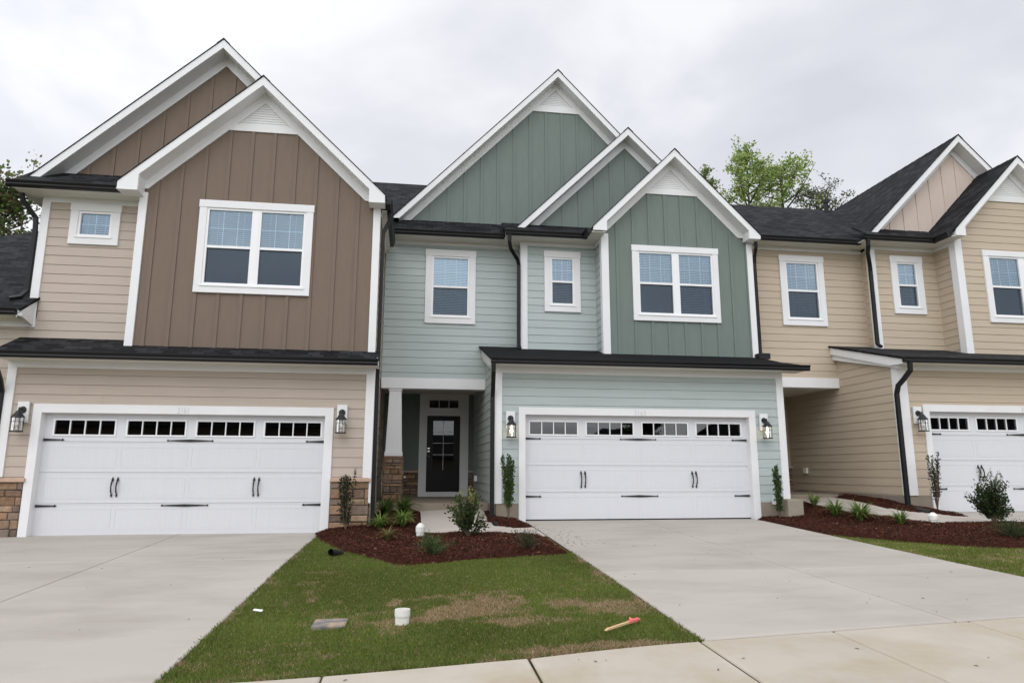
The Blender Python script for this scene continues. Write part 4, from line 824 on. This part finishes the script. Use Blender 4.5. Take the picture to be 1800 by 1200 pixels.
def bed(P, path, ramp, name, extra=None):
    sdf = lambda x, y: np.minimum(sdist(x, y, P), -sdist(x, y, path))
    x0, x1 = min(p[0] for p in P) - .1, max(p[0] for p in P) + .1; y0, y1 = min(p[1] for p in P) - .1, max(p[1] for p in P) + .1
    def fz(x, y):
        z = H(x, y) + ramp(x, y) - .03 + .085 * sm((sdf(x, y) + .06) / .26) + (vnoise(x, y, .25, 3) - .5) * .03
        if extra: z = z + extra(x, y)
        return z
    o = struct(sheet(name, np.arange(x0, x1, .06), np.arange(y0, y1, .06), fz, M['mulchbase'], keep=lambda x, y: sdf(x, y) > -.07))
    return sdf, fz, (x0, x1, y0, y1)
sdC, fzC, bbC = bed(BED, PATH, ramp_c, 'mulch_bed', lambda x, y: .06 * np.exp(-((x + .8) ** 2 + (y - 13.) ** 2) / .5))
sdR, fzR, bbR = bed(BEDR, PATHR, ramp_r, 'mulch_bed')
def chips(name, sdf, fz, bb, n, label):
    x = nr.uniform(bb[0], bb[1], n); y = nr.uniform(bb[2], bb[3], n); k = sdf(x, y) > -.03 * nr.random(n) ** 2 - .005; x, y = x[k], y[k]; n = len(x)
    z = fz(x, y) + nr.uniform(.0, .016, n); L = nr.uniform(.012, .05, n) * .5; w = nr.uniform(.004, .011, n) * .5
    a = nr.uniform(0, 6.283, n); tl = nr.normal(0, .35, n); rl = nr.normal(0, .6, n)
    d = np.stack([np.cos(a) * np.cos(tl), np.sin(a) * np.cos(tl), np.sin(tl)], 1); s = np.stack([-np.sin(a), np.cos(a), np.zeros(n)], 1); s = s * np.cos(rl)[:, None] + np.array([0, 0, 1.]) * np.sin(rl)[:, None]
    c = np.stack([x, y, z], 1); V = np.stack([c - d * L[:, None] - s * w[:, None], c + d * L[:, None] - s * w[:, None] * .6, c + d * L[:, None] + s * w[:, None] * .6, c - d * L[:, None] + s * w[:, None]], 1).reshape(-1, 3)
    pal = np.array([(.075, .020, .011), (.105, .031, .017), (.045, .014, .009), (.13, .05, .03), (.026, .009, .007), (.085, .025, .015)]); col = pal[nr.integers(0, len(pal), n)] * nr.uniform(.7, 1.25, (n, 1))
    pale = nr.random(n) < .012; col[pale] = (.34, .22, .13)
    return stuff(mesh_np(name, V, np.arange(n * 4).reshape(-1, 4), np.repeat(col, 4, 0), M['chip']), label, 'mulch')
chips('mulch_chips', sdC, fzC, bbC, 90000, 'red brown shredded bark mulch spread in the bed before the porch')
chips('mulch_chips', sdR, fzR, bbR, 80000, 'red brown shredded bark mulch spread in the bed before the tan house')

# ------------------------------------------------------------------ turf
def dead(x, y):
    d = np.zeros(x.shape)
    for cx_, cy_, a, b_, s in ((.64, 6.85, .52, .46, 1.15), (.28, 6.52, .5, .16, 1.0), (.95, 6.22, .34, .24, .95), (.35, 7.4, .5, .12, .5), (1.55, 6.85, .42, .3, .75), (1.98, 6.45, .36, .36, .95), (-.1, 7.35, .1, .22, .8), (-.12, 6.5, .1, .1, .8), (1.3, 5.35, .45, .12, .9), (.1, 5.3, .7, .06, .4), (-1.0, 5.25, .8, .05, .4), (2.1, 7.6, .2, .4, .35), (-.45, 9.0, .25, .2, .35), (.2, 8.7, .5, .15, .3), (-1.0, 8.1, .3, .15, .3), (-1.55, 8.6, .1, .6, .35), (8.3, 8.6, .6, .3, .35), (7.3, 9.5, .3, .6, .4)):
        d = np.maximum(d, s * np.exp(-((x - cx_) / a) ** 2 - ((y - cy_) / b_) ** 2))
    return d
def turf(name, P, n, label, bedP):
    x0, x1 = min(p[0] for p in P) - .05, max(p[0] for p in P) + .05; y0, y1 = min(p[1] for p in P) - .03, max(p[1] for p in P) + .03
    x = nr.uniform(x0, x1, n); y = y0 + (y1 - y0) * nr.random(n) ** 1.25; sd = sdist(x, y, P); k = (sd > -.035 * nr.random(n)) & (sdist(x, y, bedP) < .03) & ~((abs(x + .665) < .15) & (abs(y - 6.615) < .17)) & (np.hypot(x + .03, y - 6.47) > .075); x, y, sd = x[k], y[k], sd[k]; n = len(x)
    dn = dead(x, y) * .95 + (vnoise(x, y, .13, 5) - .5) * .7 + (vnoise(x, y, .5, 9) - .5) * .4 + (vnoise(x * .35, y, .22, 12) - .5) * .35; dn = dn + .32 * (sd < .07) * vnoise(x, y, .3, 21) + .25 * (sd < .03); isd = nr.random(n) < np.clip((dn - .14) * 1.75, .12, .94)
    hh = nr.uniform(.016, .036, n) * (1 + .35 * (vnoise(x, y, .35, 2) - .5)) * np.where(isd, .8, 1) * (1 + .5 * (sd < .06)); w = nr.uniform(.0022, .0045, n)
    a = nr.uniform(0, 6.283, n); b_ = nr.uniform(0, 6.283, n); ln = np.abs(nr.normal(.45, .35, n)) * hh
    c = np.stack([x, y, H(x, y) - .022], 1); s = np.stack([np.cos(a), np.sin(a), 0 * a], 1) * w[:, None]; o = np.stack([np.cos(b_), np.sin(b_), 0 * b_], 1)
    mid = c + o * (ln * .4)[:, None] + np.array([0, 0, 1.]) * (hh * .62)[:, None]; tip = c + o * ln[:, None] + np.array([0, 0, 1.]) * hh[:, None]
    V = np.stack([c - s, c + s, mid + s * .75, tip, mid - s * .75], 1).reshape(-1, 3)
    g = np.array([(.140, .190, .036), (.172, .222, .048), (.108, .155, .031), (.215, .245, .070)])[nr.integers(0, 4, n)]; br = np.array([(.50, .37, .23), (.42, .30, .18), (.58, .46, .31), (.30, .205, .125)])[nr.integers(0, 4, n)]
    patch = (.85 + .45 * vnoise(x, y, .8, 4)) * 1.04; col = np.where(isd[:, None], br, g * patch[:, None]) * nr.uniform(.75, 1.2, (n, 1)); col = np.repeat(col, 5, 0)
    return stuff(mesh_np(name, V, np.arange(n * 5).reshape(-1, 5), col, M['grass']), label, 'grass')
LAWN = [(-1.62, 5.15), (.9, 5.14), (2.23, 5.31), (2.26, 8), (2.26, 9.75), (1.9, 9.9), (.1, 9.8), (-.6, 10.9), (-1.2, 12.2), (-1.6, 12.9)]
turf('turf', LAWN, 300000, 'patchy green lawn with dead straw patches between the two driveways', BED)
LAWNR = [(7.1, ysw(7.1) + .02), (10.88, ysw(10.8) + .02), (10.88, 8.9), (9.6, 9.0), (8.5, 9.7), (7.8, 10.7), (7.3, 11.5), (7.08, 12.2)]
turf('turf', LAWNR, 110000, 'strip of green lawn right of the middle driveway', BEDR)

# ------------------------------------------------------------------ leaves and plants
def leaf_mesh(name, pts, size, cols, m, parent, dirs=None, aspect=.5, flat=0.0, rng=nr):
    n = len(pts); a = rng.normal(size=(n, 3)) if dirs is None else dirs + rng.normal(size=(n, 3)) * .6
    a[:, 2] *= (1 - flat); a /= np.linalg.norm(a, axis=1)[:, None] + 1e-9; b = rng.normal(size=(n, 3)); b -= a * (a * b).sum(1)[:, None]; b /= np.linalg.norm(b, axis=1)[:, None] + 1e-9
    s = (size * rng.uniform(.65, 1.35, n))[:, None]; nn = np.cross(a, b)
    V = np.stack([pts, pts + a * s * .5 + b * s * aspect * .5 + nn * s * .06, pts + a * s, pts + a * s * .5 - b * s * aspect * .5 + nn * s * .06], 1).reshape(-1, 3)
    return mesh_np(name, V, np.arange(n * 4).reshape(-1, 4), np.repeat(cols, 4, 0), m, parent)
def palette(pal, n, lo=.7, hi=1.25, rng=nr): p = np.array(pal); return p[rng.integers(0, len(p), n)] * rng.uniform(lo, hi, (n, 1))
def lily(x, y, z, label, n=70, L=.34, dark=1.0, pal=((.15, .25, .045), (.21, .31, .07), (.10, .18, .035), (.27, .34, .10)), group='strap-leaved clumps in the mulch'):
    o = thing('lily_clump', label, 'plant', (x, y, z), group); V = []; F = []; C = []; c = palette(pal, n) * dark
    for i in range(n):
        a = rnd.uniform(0, 6.283); l = L * rnd.uniform(.55, 1.15); sp = rnd.uniform(.45, 1.15); w = rnd.uniform(.008, .015); r0 = rnd.uniform(0, .04); b0 = rnd.uniform(0, 6.283)
        bx, by = r0 * math.cos(b0), r0 * math.sin(b0); k0 = len(V); ca, sa = math.cos(a), math.sin(a)
        for k in range(6):
            t = k / 5; rr = l * sp * (t ** 1.25) * .8; zz = l * (t * (1.05 - .82 * sp * t)) ; ww = w * (1 - t ** 2.2) * (0.6 + .4 * min(1, t * 4)) + .0008
            V += [(bx + ca * rr - sa * ww, by + sa * rr + ca * ww, zz), (bx + ca * rr + sa * ww, by + sa * rr - ca * ww, zz)]; C += [c[i]] * 2
        F += [(k0 + 2 * k, k0 + 2 * k + 1, k0 + 2 * k + 3, k0 + 2 * k + 2) for k in range(5)]
    ob = mesh_np('leaves', np.array(V), np.array(F), np.array(C), M['leaf']); ob.parent = o
    return o
def bz(fz, x, y): return float(fz(np.array([x]), np.array([y]))[0])
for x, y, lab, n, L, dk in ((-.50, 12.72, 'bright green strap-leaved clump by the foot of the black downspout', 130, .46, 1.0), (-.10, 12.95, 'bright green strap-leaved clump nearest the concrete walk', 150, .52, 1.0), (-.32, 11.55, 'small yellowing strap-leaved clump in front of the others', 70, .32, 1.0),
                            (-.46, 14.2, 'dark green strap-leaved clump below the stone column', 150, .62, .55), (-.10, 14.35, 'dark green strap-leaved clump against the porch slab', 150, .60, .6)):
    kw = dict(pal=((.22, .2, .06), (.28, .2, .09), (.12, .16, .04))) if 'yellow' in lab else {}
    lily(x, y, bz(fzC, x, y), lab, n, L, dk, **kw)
for x, y, lab, n, L in ((8.45, 13.75, 'strap-leaved clump right behind the concrete block', 100, .46), (8.30, 12.8, 'strap-leaved clump second from the concrete block', 130, .52), (8.42, 12.2, 'widest strap-leaved clump, along the right walk', 190, .58), (8.78, 11.6, 'thin strap-leaved clump nearest the right white pipe', 75, .46)):
    lily(x, y, bz(fzR, x, y), lab, n, L, .9)
def holly(x, y, z, h, label, n, pal, seed, stems=6, spread=.09, bare=.15, lean=.0, leaf=.032):
    g = np.random.default_rng(seed); o = thing('columnar_holly', label, 'shrub', (x, y, z), 'upright shrubs beside the garage doors'); st = MB(); P = []
    for k in range(stems):
        a = g.uniform(0, 6.283); r = g.uniform(.3, 1) * spread; hh = h * g.uniform(.72, 1.0); path = [(r * .3 * math.cos(a) * t + r * t ** .6 * .8 * math.cos(a) + lean * t * h, r * t ** .6 * math.sin(a), hh * t) for t in np.linspace(0, 1, 7)]
        st.tube(path, [.009 * (1 - .75 * t) for t in np.linspace(0, 1, 7)], 5)
        m = n // stems; t = g.uniform(bare, 1, m) ** .9; pa = np.array(path); ii = np.clip((t * 6).astype(int), 0, 5); fr = (t * 6 - ii)[:, None]; p = pa[ii] * (1 - fr) + pa[ii + 1] * fr
        P.append(p + g.normal(0, .020, (m, 3)) * np.array([1, 1, .6]) * (1.35 - t[:, None] * .7))
    P = np.concatenate(P); d = np.tile([0, 0, .9], (len(P), 1)) + np.concatenate([P[:, :2] * 6, np.zeros((len(P), 1))], 1)
    s = st.build('stems', M['twig'], None); s.parent = o
    f = leaf_mesh('foliage', P, leaf, palette(pal, len(P), rng=g), M['leaf'], None, dirs=d, aspect=.55, rng=g); f.parent = o
    return o
GR = ((.05, .09, .026), (.07, .12, .032), (.10, .155, .045), (.04, .07, .022))
holly(-1.09, 12.72, bz(fzC, -1.09, 12.72), 1.05, 'upright dark green shrub against the stone base beside the 3161 garage', 1500, ((.03, .05, .02), (.05, .075, .03), (.06, .05, .03), (.022, .036, .016)), 1, 9, .15, .08, .03, .04)
holly(1.91, 13.5, bz(fzC, 1.91, 13.5), 1.22, 'full green upright shrub left of the 3163 garage door under the lit lantern', 2300, ((.05, .095, .022), (.07, .13, .03), (.04, .07, .02), (.095, .15, .04)), 2, 8, .11, .2, .0, .042)
holly(7.52, 13.5, bz(fzR, 7.52, 13.5), 1.12, 'narrow green upright shrub in front of the concrete block', 1500, GR, 3, 7, .085, .12, -.03, .04)
holly(10.62, 12.9, bz(fzR, 10.62, 12.9), 1.18, 'sparse reddish upright shrub by the right garage door', 1300, ((.05, .06, .03), (.09, .04, .035), (.045, .075, .03), (.07, .05, .035), (.035, .06, .022)), 4, 10, .16, .2, .0, .036)
def shrub(name, x, y, z, r, h, label, n, pal, seed, leaf=.04, sprouts=0, sp_pal=None, branches=26, aspect=.55, cat='shrub', fill=.55, group=None):
    g = np.random.default_rng(seed); o = thing(name, label, cat, (x, y, z), group); st = MB(); P = []; D = []
    for k in range(branches):
        a = g.uniform(0, 6.283); el = g.uniform(.25, 1.45); l = g.uniform(.6, 1.0); e = np.array([r * math.cos(a) * math.cos(el), r * math.sin(a) * math.cos(el), h * (.25 + .75 * math.sin(el))]) * l
        path = [tuple(e * np.array([t, t, t ** .8]) + g.normal(0, .012, 3) * t) for t in np.linspace(0, 1, 5)]; st.tube(path, [.007 * (1 - .8 * t) for t in np.linspace(0, 1, 5)], 4)
        m = n // branches; t = g.uniform(fill * .5, 1.03, m); p = e[None] * np.stack([t, t, t ** .8], 1) + g.normal(0, .16 * r * .55, (m, 3)) * (.4 + .6 * t[:, None]); P.append(p); D.append(p / (np.linalg.norm(p, axis=1)[:, None] + 1e-6))
    P = np.concatenate(P); D = np.concatenate(D); P[:, 2] = np.maximum(P[:, 2], .02)
    s = st.build('stems', M['twig'], None); s.parent = o
    f = leaf_mesh('foliage', P, leaf, palette(pal, len(P), .6, 1.3, g), M['leaf'], None, dirs=D, aspect=aspect, rng=g); f.parent = o
    if sprouts:
        for k in range(sprouts):
            a = g.uniform(0, 6.283); b = np.array([r * .5 * math.cos(a), r * .5 * math.sin(a), h * .75]); e = b + np.array([g.normal(0, .08), g.normal(0, .05), g.uniform(.16, .36) * h + .1])
            sh = MB().tube([tuple(b), tuple((b + e) / 2 + g.normal(0, .015, 3)), tuple(e)], [.004, .003, .002], 4).build('shoot', M['twig'], None); sh.parent = o
            P = b + (e - b) * g.uniform(.3, 1, (16, 1)) + g.normal(0, .012, (16, 3)); f = leaf_mesh('shoot_leaves', P, leaf * .9, palette(sp_pal, len(P), .8, 1.2, g), M['leaf'], None, aspect=.4, rng=g); f.parent = sh
    return o
shrub('shrub', .95, 11.45, bz(fzC, .95, 11.45) - .02, .46, .66, 'loose olive green shrub with yellow new shoots before the porch walk', 2400, ((.05, .085, .025), (.08, .12, .035), (.06, .075, .035), (.11, .14, .05)), 5, .055, 6, ((.35, .34, .10), (.26, .30, .08)), 24)
shrub('shrub', 10.32, 11.2, bz(fzR, 10.32, 11.2) - .02, .42, .80, 'large dark green shrub in front of the right garage door', 4200, ((.03, .055, .018), (.045, .075, .025), (.07, .105, .03), (.022, .04, .015)), 6, .045, 9, ((.09, .13, .04), (.06, .09, .03)), 32)
shrub('low_shrub', .32, 9.75, bz(fzC, .32, 9.75) - .01, .33, .30, 'low feathery green plant at the front edge of the left bed', 1500, ((.09, .15, .045), (.13, .19, .06), (.06, .11, .035)), 7, .05, 0, None, 30, .14, 'plant', .4, 'low feathery plants')
shrub('low_shrub', 1.66, 9.85, bz(fzC, 1.66, 9.85) - .01, .32, .30, 'sparse brownish low plant at the bed corner beside the middle driveway', 1000, ((.06, .085, .03), (.09, .07, .04), (.045, .06, .025)), 8, .045, 0, None, 26, .14, 'plant', .4, 'low feathery plants')
shrub('low_shrub', 9.15, 9.6, bz(fzR, 9.15, 9.6) - .01, .36, .30, 'low feathery green plant at the right edge of the picture', 1600, ((.045, .085, .03), (.07, .11, .035), (.035, .06, .022)), 9, .05, 0, None, 30, .14, 'plant', .4, 'low feathery plants')

# ------------------------------------------------------------------ small things on the ground
def pipe(x, y, z, r, h, label, open_top):
    mb = MB()
    if open_top: mb.lathe([(r * .93, -.05), (r * .93, h * .45), (r, h * .47), (r * 1.03, h * .55), (r * 1.03, h), (r * .93, h), (r * .9, h * .2), (0, h * .2)], (x, y, z), 28)
    else: mb.lathe([(r * .86, -.05), (r * .86, h * .35), (r, h * .37), (r, h * .72), (r * .96, h * .74), (r * .9, h * .78), (r * .55, h * .92), (r * .4, h * .94), (r * .38, h), (0, h)], (x, y, z), 28)
    return tag(mb.build('cleanout_pipe', M['pvc'], smooth=False), label, 'pipe', 'white drain cleanouts')
pipe(-.03, 6.47, float(H(-.03, 6.47)) - .01, .066, .115, 'open white pipe stub standing in the lawn', True)
pipe(.20, 11.80, bz(fzC, .20, 11.80) - .01, .078, .23, 'white capped pipe standing at the end of the porch walk', False)
pipe(9.40, 11.55, bz(fzR, 9.40, 11.55) - .01, .085, .2, 'white capped pipe standing beside the right walk', False)
zz = float(H(-.66, 6.62)) - .014; mt = thing('meter_box', 'grey water meter lid set flush in the lawn, smeared with mud', 'meter box', (-.66, 6.62, zz))
def rel(mb, n, m, p, **k):
    o = mb.build(n, m, None, **k); o.parent = p; return o
rel(MB().box(-.148, .138, -.173, .163, -.05, .014), 'lid_frame', M['meter'], mt); rel(MB().box(-.135, .125, -.16, .15, .0, .019), 'lid', M['meter'], mt, bevel=.004)
st = thing('survey_stake', 'wooden stake with a pink ribbon end lying on the lawn by the sidewalk', 'stake', (1.6, 5.63, float(H(1.6, 5.63)) + .03))
v = Vector((.34, .26, .015)); dn = v.normalized(); sd_ = Vector((-dn.y, dn.x, 0)) * .013; up = Vector((0, 0, .012))
def bar(p0, p1, s, u): return MB().ext([p0 - s - u, p0 + s - u, p0 + s + u, p0 - s + u], p1 - p0)
w0 = bar(Vector((0, 0, 0)), v * .80, sd_, up * .6); w0.ext([v * -.12, sd_ - up * .6, sd_ + up * .6], (-sd_ * 2)); rel(w0, 'stake', M['wood'], st)
rb = bar(v * .66, v * 1.02, sd_ * 1.15, up * .75); rb.ext([v * .72 + up, v * .78 + sd_ * 1.5 + up * 2.2, v * .84 + up], sd_ * .6 + up * .3); rel(rb, 'ribbon', M['pink'], st)
sc_ = MB().add([(-1.43, 7.10, float(H(-1.43, 7.1)) + .035), (-1.34, 7.05, float(H(-1.3, 7.05)) + .03), (-1.33, 7.085, float(H(-1.3, 7.05)) + .04), (-1.42, 7.135, float(H(-1.43, 7.1)) + .042)], [(0, 1, 2, 3)]); sc_.add([(-1.43, 7.10, float(H(-1.43, 7.1)) + .031), (-1.34, 7.05, float(H(-1.3, 7.05)) + .026), (-1.33, 7.085, float(H(-1.3, 7.05)) + .036), (-1.42, 7.135, float(H(-1.43, 7.1)) + .038)], [(3, 2, 1, 0)])
tag(sc_.build('paper_scrap', M['paper']), 'white scrap lying on the lawn near the left driveway', 'litter')
def drain(x, y, z, r, ang, label, L=.28):
    mb = MB(); n = 12; path = []; rr = []
    for k in range(n * 2): t = k / (n * 2 - 1); path.append((math.cos(ang) * L * (t - .5), math.sin(ang) * L * (t - .5), .02 - .06 * t)); rr.append(r * (1 if k % 2 else .9))
    mb.tube(path, rr, 14, cap=False); mb.tube(path, [q * .85 for q in rr], 14, cap=False)
    o = mb.build('drain_pipe', M['blackpvc'], smooth=True); o.location = (x, y, z); return tag(o, label, 'pipe', 'black drain outlets')
drain(-1.03, 10.62, float(H(-1.03, 10.62)) + .035, .05, 1.1, 'black corrugated pipe mouth at the lawn edge of the left bed')
drain(1.60, 13.0, bz(fzC, 1.60, 13.0) + .01, .055, -1.57, 'black drain mouth in the mulch by the downspout of 3163')
drain(10.18, 12.75, bz(fzR, 10.18, 12.75) + .015, .055, -1.2, 'black drain mouth in the mulch by the right downspout')
tag(MB().box(7.66, 8.00, 13.40, 13.80, -.1, .415).build('concrete_block', M['pier'], bevel=.012), 'raw concrete block at the right corner of the sage house', 'concrete block')
tag(MB().box(7.53, 7.60, 13.76, 13.80, .30, .40).build('trim_offcut', M['white']), 'short white trim board end on the foundation behind the concrete block', 'board')
# mulch crumbs spilled on the middle driveway
n = 130; x = 2.28 + np.abs(nr.normal(0, .32, n)); y = nr.uniform(10.2, 12.6, n); k = x < 3.4; x = np.concatenate([x[k], nr.uniform(2.4, 7, 45), nr.uniform(-7, -1.8, 30), nr.uniform(-1, 7, 14)]); y = np.concatenate([y[k], nr.uniform(5.5, 13, 45), nr.uniform(5.5, 13, 30), nr.uniform(4.2, 5.0, 14)]); n = len(x); a = nr.uniform(0, 6.28, n); L = nr.uniform(.008, .022, n); z = H(x, y) + .0165
V = np.stack([np.stack([x - np.cos(a) * L, y - np.sin(a) * L, z], 1), np.stack([x - np.sin(a) * .006, y + np.cos(a) * .006, z + .004], 1), np.stack([x + np.cos(a) * L, y + np.sin(a) * L, z], 1), np.stack([x + np.sin(a) * .006, y - np.cos(a) * .006, z + .002], 1)], 1).reshape(-1, 3)
stuff(mesh_np('mulch_crumbs', V, np.arange(n * 4).reshape(-1, 4), np.tile([(.05, .022, .015)], (n * 4, 1)), M['chip']), 'dark mulch crumbs and specks scattered over the pale driveways', 'mulch')

# ================================================================== trees behind the roofs
def tree(name, label, x, y, h, cr, ch, pal, seed, leaves=5000, leaf=.16, lean=0.0, dens=1.0, group='trees behind the roofs', limbs=16, flatness=.0):
    """tapered trunk, rising limbs with twigs, leaf clumps along the twigs; crown from h-ch to h"""
    g = np.random.default_rng(seed); z0 = -.3; o = thing(name, label, 'tree', (x, y, z0), group); tr = MB(); P = []
    tp = [np.array([lean * t * h + math.sin(t * 5 + seed) * .12, math.cos(t * 4 + seed) * .1, h * t * .97]) for t in np.linspace(0, 1, 12)]
    tr.tube([tuple(p) for p in tp], [max(.025, h * .013 * (1 - t) ** .9 + .01) for t in np.linspace(0, 1, 12)], 9)
    def tpos(t): k = min(10, int(t * 11)); f = t * 11 - k; return tp[k] * (1 - f) + tp[k + 1] * f
    for i in range(limbs):
        t0 = 1 - ch / h + (ch / h) * (i / limbs) ** .9 * .96; b = tpos(t0); a = i * 2.4 + g.uniform(-.5, .5)
        env = math.sin(min(1, (1 - t0) / (ch / h) * .95 + .12) * math.pi * .62) ; l = cr * env * g.uniform(.65, 1.12); rise = g.uniform(.35, .95)
        e = b + np.array([math.cos(a) * l, math.sin(a) * l, l * rise]); m = (b + e) / 2 + np.array([0, 0, -.08 * l])
        tr.tube([tuple(b), tuple(m), tuple(e)], [.05 * (h / 16), .03 * (h / 16), .01], 6)
        for j in range(g.integers(5, 9)):
            s = g.uniform(.3, 1.0); q = b * (1 - s) + e * s + np.array([0, 0, -.06 * l * (1 - s)]); tw = g.normal(0, .34 * cr * .55, 3) * np.array([1, 1, .8]) + np.array([0, 0, .12 * cr]); q2 = q + tw
            tr.tube([tuple(q), tuple(q2)], [.014, .006], 4, cap=False)
            k = int(leaves / (limbs * 6.5) * g.uniform(.3, 1.7) * dens); u = g.uniform(.25, 1.15, (k, 1)); c = q + tw * u
            P.append(c + g.normal(0, .16 * cr * .42, (k, 3)) * np.array([1, 1, .75]))
    P = np.concatenate(P)
    t_ = tr.build('trunk', M['bark'], None, smooth=True); t_.parent = o
    hue = palette(pal, len(P), .65, 1.3, g); f = leaf_mesh('crown', P, leaf, hue, M['leaf'], None, aspect=.7, rng=g); f.parent = o
    return o
YG = ((.33, .43, .12), (.27, .37, .10), (.41, .48, .15), (.20, .29, .08)); DG = ((.11, .15, .07), (.14, .18, .09), (.09, .12, .06), (.17, .165, .11))
tree('tree', 'tall yellow green tree with an upright crown, left of the group behind the tan roof', 18.45, 34, 19.7, 1.7, 5.6, YG, 1, 4400, .14, limbs=26)
tree('tree', 'broad yellow green tree in the middle of the group behind the tan roof', 20.6, 34.6, 19.3, 2.3, 5.4, YG, 2, 5200, .14, .012, limbs=24)
tree('tree', 'smaller dark tree with open branches, right of the group behind the tan roof', 22.8, 34.4, 17.8, 1.8, 3.6, DG, 3, 2600, .12, .0, limbs=20)
tree('tree', 'tree top just showing over the right slope of the green gable', 15.3, 33, 17.9, 1.1, 4.6, ((.2, .27, .08), (.26, .32, .1), (.14, .2, .06)), 4, 2600, .12)
RG = ((.13, .20, .06), (.17, .25, .075), (.17, .14, .08), (.21, .13, .095), (.10, .16, .05))
tree('tree', 'dense green and reddish tree behind the low roof at the left edge', -15.6, 27.5, 12.4, 2.5, 8.8, RG, 5, 17000, .145, limbs=30)
tree('tree', 'darker tree at the far left corner behind the low roof', -18.6, 29, 13.2, 2.9, 9.5, DG, 6, 13000, .16, limbs=20)

# ================================================================== across the street, behind the camera (mirrored in the garage glass)
HL = 'dark gabled house across the street, mirrored in garage glass, '
for x, lab, w, h in ((-17, HL + 'leftmost and widest', 24, 8.2), (3.6, HL + 'second from left', 11, 4.7), (17.4, HL + 'third from left', 6, 5.0), (28.4, HL + 'fourth from left', 8, 5.5), (52, HL + 'rightmost and tall', 20, 8.5)):
    o = thing('house', lab, 'house', (x, -30, -.45), 'houses across the street')
    rel(MB().box(-w / 2, w / 2, -4, 4, 0, h * .58), 'wall', M['brick'], o)
    r = MB(); roof_face(r, [(-w / 2 - .4, 4.4, h * .55), (w / 2 + .4, 4.4, h * .55), (w / 2 - 2, 0, h), (-w / 2 + 2, 0, h)], (1, 0, 0), .1); roof_face(r, [(-w / 2 - .4, -4.4, h * .55), (w / 2 + .4, -4.4, h * .55), (w / 2 - 2, 0, h), (-w / 2 + 2, 0, h)], (1, 0, 0), .1); rel(r, 'roof', M['shingle'], o)
tree('tree', 'dark round tree across the street beside the low house', 20.3, -31, 6.6, 2.6, 4.8, DG, 12, 7000, .3, group='trees across the street')
